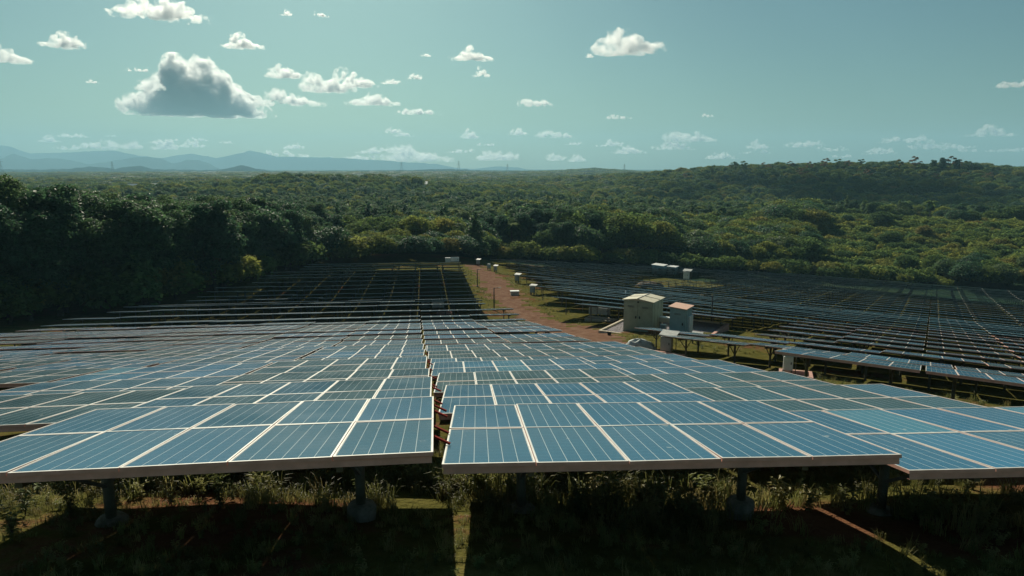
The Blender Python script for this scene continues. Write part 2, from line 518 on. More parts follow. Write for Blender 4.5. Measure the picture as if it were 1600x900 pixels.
def plane_pt(x, s, dz=0.0):
    """point on the table plane: s along the slope from the near (high) edge, z relative to the table middle"""
    k = s - TL / 2
    return Vector((x, k * ct + dz * st, -k * st + dz * ct))
def table_panels(n):
    W = n * (PW + .010)
    out = []
    for r in range(2):
        for c in range(n):
            out.append((-W / 2 + (c + .5) * (PW + .010), (r + .5) * TL / 2))
    return out
def support(b, n, hm, post=(-1.55, 1.55), detail=True):
    W = n * (PW + .010)
    for s in (.55, 1.45, 2.5, 3.4):
        b.bar(plane_pt(-W / 2 + .03, s, -.075), plane_pt(W / 2 - .03, s, -.075), .05, .06, 0)
    for x in post:
        b.bar(plane_pt(x, .3, -.155), plane_pt(x, TL - .3, -.155), .07, .09, 0)
        b.tube((x, 0, -hm - .5), (x, 0, -.17), .065, 8, 0)
        if detail:
            b.bar((x, 0, -hm * .55), plane_pt(x, .75, -.2), .04, .04, 0)
            b.bar((x, 0, -hm * .55), plane_pt(x, TL - .75, -.2), .04, .04, 0)
    return b
_tm = {}
def table_mesh(n, hm, lod):
    """one-mesh table for the distance: every panel with its own edge"""
    key = (n, hm, lod)
    if key in _tm: return _tm[key]
    b = MB()
    Rx = Matrix.Rotation(-TILT, 3, 'X')
    for (x, s) in table_panels(n):
        b.box(plane_pt(x, s, -.012), (PW - .03, TL / 2 - .03, .006), 0, Rx)
        b.box(plane_pt(x, s, -.030), (PW + .005, TL / 2 - .004, .034), 1, Rx)
    W = n * (PW + .010)
    if lod < 2:
        for s in (.9, 3.0):
            b.bar(plane_pt(-W / 2, s, -.09), plane_pt(W / 2, s, -.09), .05, .07, 2)
    for x in (-1.55, 1.55):
        b.bar(plane_pt(x, .3, -.155), plane_pt(x, TL - .3, -.155), .07, .09, 2)
        b.tube((x, 0, -hm - .5), (x, 0, -.17), .06, 5, 2, cap=False)
    _tm[key] = b
    return b

def concrete_footing():
    b = MB(); n = 12
    prof = [(.17, -.35), (.19, 0), (.19, .16), (.16, .20), (.06, .205)]
    vs = []
    for r, z in prof:
        for i in range(n):
            t = 2 * math.pi * i / n
            rr = r * (1 + .05 * math.sin(3 * t + z * 9))
            vs.append((rr * math.cos(t), rr * math.sin(t), z))
    fs = [(k * n + i, k * n + (i + 1) % n, (k + 1) * n + (i + 1) % n, (k + 1) * n + i) for k in range(len(prof) - 1) for i in range(n)]
    return b.add(vs, fs).mesh('footing', M_conc, True)
ME_foot = concrete_footing()
def post_mesh(hm):
    return MB().tube((0, 0, -.4), (0, 0, hm - .17), .065, 12).mesh('post', M_steel, True)
ME_post = {h: post_mesh(h) for h in (HM_L, HM_R)}
def rail_mesh(n, w_, h_):
    W = n * (PW + .010); b = MB()
    b.box((0, 0, 0), (W - .04, w_, .004)); b.box((0, -w_ / 2 + .002, -h_ / 2), (W - .04, .004, h_)); b.box((0, 0, -h_), (W - .04, w_, .004))
    return b.mesh('rail', M_alu_side)
ME_rail = {n: rail_mesh(n, .05, .065) for n in (4, 5)}
ME_edge = {n: MB().box((0, 0, 0), (n * (PW + .010) - .02, .04, .05)).mesh('edge_rail', M_steel_dark) for n in (4, 5)}
ME_rafter = MB().box((0, 0, 0), (.07, TL - .5, .11)).mesh('rafter', M_steel)
def brace_mesh(hm, s):
    b = MB(); p = plane_pt(0, s, -.21)
    return b.bar((0, 0, hm * .45), p + Vector((0, 0, hm)), .04, .04).mesh('brace', M_steel_dark)
ME_brace = {(h, s): brace_mesh(h, s) for h in (HM_L, HM_R) for s in (.8, 3.1)}
SUPm = {}
def sup_mesh(n, hm):
    k = (n, hm)
    if k not in SUPm: SUPm[k] = support(MB(), n, hm).mesh('support_frame', M_steel)
    return SUPm[k]

tables = []     # az, u(center), v(near edge), n, block, row, col, near edge height, hm
drift = lambda v: -.010 * v - .016 * max(0, v - 12)
# left field, front part: five panels wide
W5, W4 = 5 * (PW + .010), 4 * (PW + .010)
for k in range(17):
    vn = 6.85 + 4.14 * k
    for c in range(-12, 2):
        if k == 0 and c < -2: continue
        u = .12 + drift(vn) + (c + .5) * (W5 + .14) - (.02 if c < 0 else 0)
        da = math.radians(3.7) * max(0, 1 - k / 5) if c >= 0 else 0
        if c >= 0: u += .035 * max(0, 1 - k / 6)
        dv = -(.25 if c < 0 and k < 3 else 0) - (.16 if k < 3 and c == 0 else .42 * max(0, 1 - k / 5) if c == 1 else 0)
        tables.append(dict(az=AL + da, a0=AL, u=u, v=vn + dv, n=5, blk='L', row=k, col=c, hm=HM_L))
for k in range(17, 31):
    vn = 6.85 + 4.14 * k
    for c in range(-14, 1):
        u = 1.75 - .012 * (vn - 80) + (c + .5) * (W4 + .10)
        tables.append(dict(az=AL, u=u, v=vn, n=4, blk='L', row=k, col=c, hm=HM_L + .2))
RROWS = [28, 40.4, 44.8, 49.0] + [53.3 + 4.35 * i for i in range(35)]
for k, vn in enumerate(RROWS):
    for c in range(-22, 6):
        if k == 0 and c < -1: continue
        if k == 1 and c < -3: continue
        if k == 2 and c < -4: continue
        u = (c + .5) * (W5 + .15) + (1.4 if k == 1 else 3.0 if k == 2 else 0)
        tables.append(dict(az=AR, u=u, v=vn, n=5, blk='R', row=k, col=c, hm=HM_R))
LB_V = [30, 50, 60, 77, 107, 125, 134]; LB_U = [-60, -52, -42, -35.5, -29, -25, -24]
keep = []
for t in tables:
    x, y = uv2xy(t.get('a0', t['az']), t['u'], t['v'])
    h = HL(t['u'], t['v']) if t['blk'] == 'L' else HR(t['u'], t['v'])
    px, py, Z = proj(x, y, h + CAMZ)
    if Z < 3: continue
    t['px'], t['py'], t['Z'], t['h'] = px, py, Z, h
    if px < -260 or px > 1860: continue
    if t['blk'] == 'L':
        if t['u'] < np.interp(t['v'], LB_V, LB_U): continue
    else:
        if t['row'] >= 3:
            half = W5 / 2 * F / Z * .85
            bound = np.interp(py, [403, 415, 432, 450, 476, 488, 500, 530], [756, 778, 803, 826, 880, 960, 1150, 1160])
            if px - half < bound: continue
            far = np.interp(px, [760, 1060, 1360, 1600, 1860], [402, 417, 434, 445, 458])
            if py < far: continue
            if 1000 < px < 1105 and 424 < py < 436: continue
    keep.append(t)
tables = sorted(keep, key=lambda t: t['Z'])
ORD = ['first', 'second', 'third', 'fourth', 'fifth', 'sixth', 'seventh', 'eighth', 'ninth', 'tenth', 'eleventh', 'twelfth', 'thirteenth', 'fourteenth', 'fifteenth', 'sixteenth', 'seventeenth', 'eighteenth', 'nineteenth', 'twentieth', 'twenty-first', 'twenty-second', 'twenty-third', 'twenty-fourth', 'twenty-fifth', 'twenty-sixth', 'twenty-seventh', 'twenty-eighth', 'twenty-ninth', 'thirtieth', 'thirty-first', 'thirty-second', 'thirty-third', 'thirty-fourth', 'thirty-fifth', 'thirty-sixth', 'thirty-seventh', 'thirty-eighth', 'thirty-ninth', 'fortieth'] + ['forty-' + w for w in 'first second third fourth fifth sixth seventh eighth ninth'.split()] + ['fiftieth'] + ['fifty-' + w for w in 'first second third fourth fifth sixth seventh eighth ninth'.split()] + ['sixtieth'] + ['sixty-' + w for w in 'first second third fourth fifth sixth seventh eighth ninth'.split()]
def table_label(t):
    r = ORD[t['row']]
    if t['blk'] == 'L':
        if t['row'] < 17:
            side = 'left' if t['col'] < 0 else 'right'
            n = -t['col'] if t['col'] < 0 else t['col'] + 1
            return f"blue solar table, {r} row from the front, {ORD[n-1]} {side} of the red braces"
        n = 1 - t['col']
        return f"narrow dark solar table, left field, {r} row from the front, {ORD[n-1]} from the dirt road"
    side = 'left' if t['col'] < 0 else 'right'
    n = -t['col'] if t['col'] < 0 else t['col'] + 1
    return f"dark solar table, right field, {r} row from its front, {ORD[n-1]} {side} of its aisle"
frame_objs = []
trng = random.Random(3)
far_v, far_f, far_m, nfar = [], [], [], 0
stats = [0, 0, 0, 0]
inview = [t for t in tables]
for idx, t in enumerate(inview):
    az, n, hm, Z = t['az'], t['n'], t['hm'], t['Z']
    noisev = .05 if t['row'] else 0
    zc = CAMZ + t['h'] - TL / 2 * st + trng.uniform(-noisev, noisev)
    x, y = uv2xy(t.get('a0', az), t['u'], t['v'] + TL / 2 * ct)
    du = .6 if Z > 12 else 0
    roll = trng.gauss(0, .0035) if t['row'] else 0
    if t['blk'] == 'R' and 28 < t['v'] < 60: roll -= .012
    pitch = trng.gauss(0, .004) if t['row'] else 0
    if t['blk'] == 'R': pitch += TILT - math.radians(float(np.interp(t['v'], [50, 75, 105, 140], [11.4, 10.7, 9.8, 9.3])))
    rot = (pitch, roll, -az)
    hm_key = hm if hm in ME_post else HM_R
    outside = t['px'] < -120 or t['px'] > 1740
    lod = 3 if (idx >= 300) else (0 if Z < 30 else 1 if Z < 64 else 2)
    if lod < 3:
        T = empty('solar_table', (x, y, zc - hm), rot, table_label(t), 'solar table',
                  'solar tables of the left field' if t['blk'] == 'L' else 'solar tables of the right field')
        tf = .66 + trng.gauss(0, .05) if t['row'] == 0 else (.12 if (t['blk'], t['row'], t['col']) in (('L', 2, 0), ('L', 2, -3), ('L', 3, -3)) else min(.9, max(.08, trng.gauss(.46, .2))))
        if lod < 2:
            for (px_, s) in table_panels(n):
                p = plane_pt(px_, s) + Vector((0, 0, hm))
                o = link('solar_panel', ME_glass if lod == 0 else ME_panel, T, p)
                o.rotation_euler = (-TILT + trng.gauss(0, .0035), trng.gauss(0, .0035), 0)
                cf = min(1, max(0, tf + trng.gauss(0, .10) + (.3 if trng.random() < .06 else 0))); o.color = (cf, cf, cf, 1)
                if lod == 0:
                    link('panel_frame', ME_frame, o)
        if lod == 0:
            sg = 1
            for xp in (-1.55, 1.55):
                link('post', ME_post[hm_key], T, (xp, 0, 0))
                link('footing', ME_foot, T, (xp, 0, 0.0))
                o = link('rafter', ME_rafter, T, plane_pt(xp, TL / 2, -.16) + Vector((0, 0, hm))); o.rotation_euler = (-TILT, 0, 0)
                for s in (.8, 3.1):
                    link('brace', ME_brace[(hm_key, s)], T, (xp, 0, 0))
            for s in (.05, 1.45, 2.5, 3.4):
                o = link('rail', ME_rail[n], T, plane_pt(0, s, -.043) + Vector((0, 0, hm))); o.rotation_euler = (-TILT, 0, 0)
            if t['blk'] == 'L' and t['col'] == -1 and t['row'] < 9:
                for s in ((1.3, 1.95, 3.15, 3.65) if t['row'] == 0 else (1.2, 2.9)):
                    b = MB(); p = plane_pt(n * .505 - .06, s, -.07) + Vector((0, 0, hm))
                    b.bar(p, p + Vector((.25, -.09, -.10)), .028, .025)
                    b.build('red_brace', M_red, T)
        elif lod == 1:
            link('support_frame', sup_mesh(n, hm), T, (0, 0, hm))
        else:
            b = table_mesh(n, hm, 1)
            key = ('me', n, hm)
            if key not in _tm: _tm[key] = b.mesh('table_panels', [M_cell_far, M_alu, M_steel_dark])
            bpy.data.objects.remove(T)
            T = link('solar_table', _tm[key]); T.location = (x, y, zc); T.rotation_euler = rot
            tag(T, table_label(t), 'solar table', 'solar tables of the left field' if t['blk'] == 'L' else 'solar tables of the right field')
        stats[lod] += 1
    else:
        b = table_mesh(n, hm, 2)
        M = Matrix.LocRotScale(Vector((x, y, zc)), __import__('mathutils').Euler(rot), None)
        Mn = np.array(M)
        V = np.array(b.v) @ Mn[:3, :3].T + Mn[:3, 3]
        far_v.append(V)
        fl = [f for f in b.f if len(f) == 4]
        far_m.append(np.array([m for f, m in zip(b.f, b.m) if len(f) == 4]))
        far_f.append(np.array(fl) + nfar)
        nfar += len(V); stats[3] += 1
if far_v:
    tag(link('solar_tables', np_mesh('solar_tables', np.concatenate(far_v), np.concatenate(far_f), [M_cell_far, M_alu, M_steel_dark], False, np.concatenate(far_m))),
        'farthest dark solar tables at the back of both fields', 'solar tables', kind='stuff')
print('tables', stats)


# ------------------------------------------------------------------ trees and bushes
def leaf_cloud(r, lobes, n, size, up=.35, fill=.25, droop=0.0):
    """n leaves spread over the shells of ellipsoid lobes -> vertices and quads"""
    wts = np.array([l[3] ** 2 for l in lobes]); wts = wts / wts.sum()
    li = r.choice(len(lobes), n, p=wts)
    L = np.array(lobes)[li]
    d = r.normal(size=(n, 3)); d /= np.linalg.norm(d, axis=1)[:, None]
    d[:, 2] = np.where(d[:, 2] < -.35, -d[:, 2], d[:, 2])
    rad = np.where(r.random(n) < fill, r.uniform(.35, .85, n), r.normal(.97, .15, n))
    c = L[:, :3] + d * rad[:, None] * np.stack([L[:, 3], L[:, 3], L[:, 4]], 1)
    nrm = d + r.normal(size=(n, 3)) * .55 + np.array([0, 0, up])
    nrm /= np.linalg.norm(nrm, axis=1)[:, None]
    a = np.cross(nrm, r.normal(size=(n, 3))); a /= np.linalg.norm(a, axis=1)[:, None]
    b = np.cross(nrm, a)
    sl = size * r.uniform(.6, 1.35, n)[:, None]; sw = sl * r.uniform(.45, .7, n)[:, None]
    V = np.stack([c - a * sl, c - b * sw + nrm * sw * .25, c + a * sl - np.array([0, 0, droop]) * sl, c + b * sw + nrm * sw * .25], 1).reshape(-1, 3)
    return V, np.arange(n * 4).reshape(-1, 4)
def make_lobes(r, kind, H, W):
    lobes = []
    if kind == 'tall':
        for k in range(15):
            t = k / 14
            z = H * (.30 + .62 * t); rr = W * (.75 - .55 * abs(t - .35)) * r.uniform(.55, 1)
            a = k * 2.4; s = r.uniform(.20, .34) * W * 1.25
            lobes.append((rr * .8 * math.cos(a), rr * .8 * math.sin(a), z, s, s * .8))
        lobes.append((0, 0, H * .6, W * .55, H * .28))
    elif kind == 'round':
        for k in range(16):
            t = (k + .5) / 16
            ph = math.acos(1 - 1.25 * t); a = k * 2.4
            s = r.uniform(.26, .42) * W
            lobes.append((W * .68 * math.sin(ph) * math.cos(a), W * .68 * math.sin(ph) * math.sin(a), H * .52 + H * .32 * math.cos(ph), s, s * .8))
        lobes.append((0, 0, H * .52, W * .62, H * .30))
    elif kind == 'bush':
        for k in range(9):
            a = k * 2.4; rr = W * math.sqrt(k / 9) * .75; s = r.uniform(.28, .45) * W
            lobes.append((rr * math.cos(a), rr * math.sin(a), H * r.uniform(.35, .62), s, H * .36))
    elif kind == 'cone':
        for k in range(12):
            t = k / 11; s = W * (1 - t * .82) * .62; a = k * 2.4
            lobes.append((s * .5 * math.cos(a), s * .5 * math.sin(a), H * (.12 + .82 * t), s, H * .09))
    elif kind == 'sparse':
        for k in range(9):
            a = k * 2.4; rr = W * r.uniform(.3, .95); s = r.uniform(.16, .28) * W
            lobes.append((rr * .8 * math.cos(a), rr * .8 * math.sin(a), H * r.uniform(.50, .96), s, s * .8))
    return lobes
def trunk_mesh(r, H, W, kind, lobes):
    b = MB(); rad = .018 * H + .04
    top = H * (.55 if kind != 'cone' else .85)
    pts = [Vector((0, 0, -.6))] + [Vector((r.normal(0, .012 * H), r.normal(0, .012 * H), top * k / 4)) for k in range(1, 5)]
    for k in range(4):
        b.tube(pts[k], pts[k + 1], rad * (1 - k * .17), 7, 0, rad * (1 - (k + 1) * .17), cap=False)
    for L in lobes[:9]:
        k = r.integers(1, 4) if kind != 'sparse' else 3
        e = Vector((L[0] * .85, L[1] * .85, L[2] - L[4] * .2))
        b.tube(pts[k], e, rad * .42, 5, 0, rad * .1, cap=False)
    return b.mesh('trunk', M_bark, True)
def palm_meshes(r, H):
    V, Fq = [], []
    n = 0
    for k in range(17):
        a = k * 2.4; el = r.uniform(-.15, 1.1); Lf = H * .32 * r.uniform(.85, 1.1)
        prev = None
        for s in range(9):
            t = s / 8
            rr = Lf * t * math.cos(el * (1 - .3 * t)); z = H + Lf * (math.sin(el) * t - .75 * t * t)
            c = np.array([rr * math.cos(a), rr * math.sin(a), z])
            wd = .16 * Lf * math.sin(math.pi * min(1, t * .9 + .12))
            sd = np.array([-math.sin(a), math.cos(a), 0]) * wd
            row = [c - sd - np.array([0, 0, wd * .5]), c, c + sd - np.array([0, 0, wd * .5])]
            V += row
            if s:
                Fq += [(n - 3, n - 2, n + 1, n), (n - 2, n - 1, n + 2, n + 1)]
            n += 3
    b = MB(); p = [Vector((math.sin(k * .5) * .15, k * .04, H * k / 5)) for k in range(6)]
    for k in range(5): b.tube(p[k], p[k + 1], .2 - .02 * k, 7, 0, .18 - .02 * k, cap=False)
    return np_mesh('crown', V, Fq, M_leafd), b.mesh('trunk', M_bark, True)
def make_kind(seed, kind, H, W, n, size, m, **kw):
    r = np.random.default_rng(seed)
    lobes = make_lobes(r, kind, H, W)
    V, Fq = leaf_cloud(r, lobes, n, size, **kw)
    return dict(crown=np_mesh('crown', V, Fq, m), trunk=trunk_mesh(r, H, W, kind, lobes), H=H, W=W)
KD = {}
for k in range(4):
    KD[f'tall{k}'] = make_kind(20 + k, 'tall', 15, 4.6, 10000, .225, M_leafd, droop=.25)
for k in range(4):
    KD[f'round{k}'] = make_kind(40 + k, 'round', 9, 4.4, 5200, .26, (M_leaf, M_leafd, M_leaf, M_leafb)[k])
for k in range(3):
    KD[f'bush{k}'] = make_kind(60 + k, 'bush', 3.6, 2.8, 1500, .26, (M_leafb, M_leaf, M_leafb)[k], fill=.1)
KD['cone0'] = make_kind(80, 'cone', 14, 3.6, 4500, .28, M_leafd)
KD['sparse0'] = make_kind(90, 'sparse', 12, 4.2, 1300, .30, M_dry)
KD['sparse1'] = make_kind(91, 'sparse', 12, 4.0, 1700, .30, M_leaf)
pc, pt = palm_meshes(np.random.default_rng(7), 9.5)
M_palm = leaf_mat('palm_fronds', GREENS[:4], .35, .05, .8)
pc.materials.clear(); pc.materials.append(M_palm)
KD['palm0'] = dict(crown=pc, trunk=pt, H=11, W=3)
ADJ = dict(tall='tall broad-leaved tree', round='round-crowned tree', bush='low leafy bush', cone='dark conical tree', sparse='thin dry tree', palm='palm tree')
NM = dict(tall='broadleaf_tree', round='round_tree', bush='bush', cone='conical_tree', sparse='sparse_tree', palm='palm_tree')
EDGE = ([-500, 0, 120, 200, 330, 400, 480, 600, 745, 760, 1060, 1360, 1600, 2100], [550, 512, 497, 489, 472, 444, 420, 414, 410, 408, 425, 446, 460, 488])
TC = np.array([uv2xy(t['az'], t['u'], t['v'] + 2) for t in tables])
ROADW = np.array(poly_world(ROADL) + poly_world(ROADR))
CLEAR = [(245, 9, 560, 725), (210, 8, 560, 705), (663, 9, 540, 690), (643, 7, 500, 655)]
cand = []     # x, y, z, kind, scale, rot
frng = np.random.default_rng(77)
def canopy_kind(px, D, e):
    """what stands at this pixel column and distance -> kind, height"""
    r = frng.random(); R2 = frng.random()
    if D < 185 and px < 520:
        Ht = np.interp(px, [-400, 0, 150, 260, 400, 460, 520], [17, 16.5, 15, 13.5, 14, 11, 7.5]) * frng.uniform(.78, 1.08)
        return (f'tall{int(R2*4)}' if r < .93 else 'round1'), Ht
    if D < 175 and px < 760:
        return f'round{int(R2*3)}', frng.uniform(4.2, 6.4)
    if px < 500 and D < 270:
        return f'tall{int(R2*4)}', frng.uniform(9.5, 13)
    if px < 760 and D < 210:
        return (f'round{int(R2*4)}' if r < .7 else f'tall{int(R2*4)}'), frng.uniform(6, 9.5)
    if e < 10 and 740 < px < 1420:
        return (f'bush{int(R2*3)}' if r < .75 else f'round{int(R2*4)}'), frng.uniform(3, 5.2)
    if 800 < px < 1040 and 195 < D < 275:
        return (f'tall{int(R2*4)}' if r < .65 else f'round{int(R2*3)}'), frng.uniform(10.5, 14.5)
    if px > 1265 and D < 372 and not (px > 1500 and D < 240):
        if r < .035: return f'round{int(R2*3)}', frng.uniform(5.5, 8)
        return f'bush{int(R2*3)}', frng.uniform(2.2, 4.4)
    if px > 1500 and D < 240:
        return f'round{int(R2*3)}', frng.uniform(6, 9)
    if 1030 < px < 1275 and D < 300:
        return f'round{int(R2*4)}', frng.uniform(6, 10)
    if 1195 < px < 1270 and 300 < D < 345:
        return f'round{int(R2*3)}', frng.uniform(10, 13)
    if 700 < D < 860 and px > 1040:
        if r < .05: return f'sparse{int(R2*2)}', frng.uniform(9, 13)
        return f'round{int(R2*3)}', frng.uniform(4, 8)
    if D > 560 and D < 680 and 400 < px < 660:
        return f'round{int(R2*3)}', frng.uniform(6, 13.5)
    if D < 480:
        if r < .06: return 'palm0', frng.uniform(9, 13)
        if r < .12: return 'cone0', frng.uniform(9, 13)
        if r < .6: return f'round{int(R2*4)}', frng.uniform(5.5, 10)
        return f'tall{int(R2*4)}', frng.uniform(8, 11)
    return f'round{int(R2*4)}', frng.uniform(6, 11) * (1 + .25 * (D > 900))
def scatter(D0, D1, step, half=49):
    xs = np.arange(-D1, D1, step); ys = np.arange(D0 * .55, D1, step)
    Xg, Yg = np.meshgrid(xs, ys)
    Xg = (Xg + frng.uniform(-.42, .42, Xg.shape) * step).ravel(); Yg = (Yg + frng.uniform(-.42, .42, Yg.shape) * step).ravel()
    D = np.hypot(Xg, Yg); a = np.degrees(np.arctan2(Xg, Yg))
    ok = (D >= D0) & (D < D1) & (abs(a) < half)
    Xg, Yg, D = Xg[ok], Yg[ok], D[ok]
    Zg = ground(Xg, Yg)
    px, py, Zc = proj(Xg, Yg, Zg)
    e = np.interp(px, *EDGE) - py
    for s0 in range(0, len(Xg), 4000):
        if D0 < 250:
            sl = slice(s0, s0 + 4000)
            dt = np.sqrt(((Xg[sl, None] - TC[None, :, 0]) ** 2 + (Yg[sl, None] - TC[None, :, 1]) ** 2).min(1))
            e[sl] = np.where(dt < 5.5, -5, e[sl])
            dt = np.sqrt(((Xg[sl, None] - ROADW[None, :, 0]) ** 2 + (Yg[sl, None] - ROADW[None, :, 1]) ** 2).min(1))
            e[sl] = np.where(dt < 4, -5, e[sl])
    for p0, w0, d0, d1 in CLEAR:
        e = np.where((abs(px - p0) < w0) & (D > d0) & (D < d1), -5, e)
    for x, y, z, p, dd, ee in zip(Xg, Yg, Zg, px, D, e):
        if ee < 1.5: continue
        kind, Ht = canopy_kind(p, dd, ee)
        if kind.startswith('bush') and step > 3.4 and False: continue
        s = Ht / KD[kind]['H']
        if dd < 150 and p < 560 and frng.random() < .9:
            q = 'bush%d' % frng.integers(3); cand.append((x + frng.uniform(-2, 2), y - frng.uniform(.3, 2), z, q, frng.uniform(1.0, 1.9), frng.uniform(0, 6.28), dd + 300, p, 1.0))
        wide = 1.0
        wide = frng.uniform(.85, 1.3)
        if dd > 450: wide *= step / 8.0
        cand.append((x, y, z, kind, s, frng.uniform(0, 6.28), dd, p, wide))
scatter(58, 190, 4.0)
scatter(190, 372, 4.6)
scatter(372, 620, 6.4)
scatter(620, 1150, 9.0)
scatter(1150, 3000, 24.0)
# dark conical tree behind the far end of the left field
p = at(742, 398, 168); cand.append((p[0], p[1], g1(p[0], p[1]), 'cone0', .85, 1.0, 165, 742, 1.4))
for px_, D_, Hh, kk in [(1258, 800, 13, 'sparse0'), (1281, 800, 16, 'sparse0'), (1300, 805, 10, 'sparse1'), (1396, 800, 14, 'sparse1'), (1420, 800, 17, 'sparse0'), (1448, 800, 13, 'tall1'), (1462, 800, 15, 'tall2'), (1474, 800, 17, 'sparse0'), (1484, 800, 14, 'tall0'), (1500, 800, 13, 'sparse1'), (1512, 800, 12, 'round1'), (1580, 800, 10, 'round2')]:
    a = math.atan((px_ - 800) / F); x_, y_ = D_ * math.sin(a), D_ * math.cos(a)
    cand.append((x_, y_, g1(x_, y_), kk, Hh / KD[kk]['H'], px_ * .1, D_, px_, 1.0))
def size_of(c):
    x, y, z, kind, s, rz, D, p, wide = c
    vis = 1 if -60 < p < 1660 else .02
    return s * KD[kind]['H'] / D * vis
cand.sort(key=size_of, reverse=True)
# spread the individual trees: prefer those at the front of each wood
NTREE = 290
singles, rest = cand[:NTREE], cand[NTREE:]
col_words = [(-1e9, 'at the left picture edge'), (70, 'in the left wood'), (200, 'amid the left wood'), (330, "near the left wood's end"), (450, "behind the left field's corner"), (560, 'behind the far left field'), (740, 'beyond the dirt road'), (900, 'behind the right field'), (1260, 'on the bushy right slope')]
cnt = {}
singles.sort(key=lambda c: c[7])
for c in singles:
    x, y, z, kind, s, rz, D, p, wide = c
    base = kind[:-1]
    T = empty(NM[base], (x, y, z), (0, 0, rz), None, 'tree' if base != 'bush' else 'bush', 'trees at the edge of the solar fields')
    T.scale = (s * 1.1 * wide, s * 1.1 * wide, s)
    link('trunk', KD[kind]['trunk'], T); link('crown', KD[kind]['crown'], T)
    wd = [t for lo, t in col_words if p >= lo][-1]
    row = 'front' if D < 95 else 'middle' if D < 125 else 'rear'
    cnt[(wd, base, row)] = cnt.get((wd, base, row), 0) + 1
    T['label'] = f"{ADJ[base]} {wd}, {row} rank, {ORD[min(len(ORD), cnt[(wd, base, row)]) - 1]} from the left"
# the rest of the wood as one mass of instances
proto_col = bpy.data.collections.new('tree_kinds')
names = sorted(KD)
for nme in names:
    cm, tm = KD[nme]['crown'], KD[nme]['trunk']
    if nme[:4] in ('tall', 'spar', 'palm', 'cone'):
        bmj = bmesh.new(); bmj.from_mesh(cm); nf = len(bmj.faces); bmj.from_mesh(tm); bmj.faces.ensure_lookup_table()
        for f in bmj.faces[nf:]: f.material_index = 1
        cm2 = bpy.data.meshes.new('tree'); bmj.to_mesh(cm2); bmj.free(); cm2.materials.append(cm.materials[0]); cm2.materials.append(M_bark); cm = cm2
    o = bpy.data.objects.new('kind_' + nme, cm); proto_col.objects.link(o)
me = bpy.data.meshes.new('forest')
me.vertices.add(len(rest))
me.vertices.foreach_set('co', np.array([c[:3] for c in rest], np.float32).ravel())
a1 = me.attributes.new('kind_index', 'INT', 'POINT'); a1.data.foreach_set('value', np.array([names.index(c[3]) for c in rest], np.int32))
a2 = me.attributes.new('spin', 'FLOAT_VECTOR', 'POINT'); a2.data.foreach_set('vector', np.array([(0, 0, c[5]) for c in rest], np.float32).ravel())
a3 = me.attributes.new('size', 'FLOAT_VECTOR', 'POINT'); a3.data.foreach_set('vector', np.array([(c[4] * 1.15 * c[8], c[4] * 1.15 * c[8], c[4]) for c in rest], np.float32).ravel())
forest = link('forest', me)
tag(forest, 'mixed green and olive woodland spreading over the valley and the hill', 'forest', kind='stuff')
def instancer(obj, coll):
    ng = bpy.data.node_groups.new('scatter', 'GeometryNodeTree')
    ng.interface.new_socket('Geometry', in_out='INPUT', socket_type='NodeSocketGeometry')
    ng.interface.new_socket('Geometry', in_out='OUTPUT', socket_type='NodeSocketGeometry')
    gi, go = ng.nodes.new('NodeGroupInput'), ng.nodes.new('NodeGroupOutput')
    ci = ng.nodes.new('GeometryNodeCollectionInfo'); ci.inputs['Collection'].default_value = coll
    ci.inputs['Separate Children'].default_value = True; ci.inputs['Reset Children'].default_value = True
    ip = ng.nodes.new('GeometryNodeInstanceOnPoints'); ip.inputs['Pick Instance'].default_value = True
    def attr(nm, ty):
        nd = ng.nodes.new('GeometryNodeInputNamedAttribute'); nd.data_type = ty; nd.inputs[0].default_value = nm
        return nd.outputs[0]
    ng.links.new(gi.outputs[0], ip.inputs['Points'])
    ng.links.new(ci.outputs[0], ip.inputs['Instance'])
    ng.links.new(attr('kind_index', 'INT'), ip.inputs['Instance Index'])
    ng.links.new(attr('spin', 'FLOAT_VECTOR'), ip.inputs['Rotation'])
    ng.links.new(attr('size', 'FLOAT_VECTOR'), ip.inputs['Scale'])
    ng.links.new(ip.outputs[0], go.inputs[0])
    md = obj.modifiers.new('scatter', 'NODES'); md.node_group = ng
instancer(forest, proto_col)
print('trees', len(singles), len(rest))

# ------------------------------------------------------------------ distant mountains
def mountain(name, D, depth, prof, label, seed):
    px = np.arange(prof[0][0], prof[-1][0] + .1, 4.0)
    yy = np.interp(px, [p[0] for p in prof], [p[1] for p in prof])
    r = np.random.default_rng(seed)
    yy = yy + np.convolve(r.normal(size=len(px)), np.ones(3) / 3, 'same') * .6
    nr = 9
    V = []
    for q in range(nr):
        t = q / (nr - 1) * 2 - 1                # -1 front, 0 crest, 1 back
        Dq = D + t * depth
        sh = (1 - abs(t)) ** .8
        for k, (p, y) in enumerate(zip(px, yy)):
            b = (450 - y) / F
            crest = D * (b * CP - SP) / (CP + b * SP)
            hz = -32 + (crest + 32) * sh * (1 + (.10 * math.sin(k * .33 + q * 2.1) if 0 < abs(t) < 1 else 0))
            jit = depth * .06 * math.sin(k * .15 + q) if abs(t) < 1 and t else 0
            a = (p - 800) / F
            V.append((a * (D + t * depth * .9) , Dq + jit, CAMZ + hz))
    n = len(px)
    Fq = [(q * n + k, q * n + k + 1, (q + 1) * n + k + 1, (q + 1) * n + k) for q in range(nr - 1) for k in range(n - 1)]
    tag(link(name, np_mesh(name, V, Fq, M_mount, True)), label, kind='structure')
mountain('mountain_range', 9700, 600, [(-90, 236), (0, 226), (30, 228), (60, 240), (120, 238), (190, 235), (225, 243), (260, 247), (285, 243), (310, 240), (347, 247), (380, 240), (400, 235), (440, 245), (510, 246), (560, 248), (620, 252), (680, 256), (722, 263), (740, 264), (780, 260), (810, 262), (845, 270)], 'palest blue mountain range on the left horizon', 1)
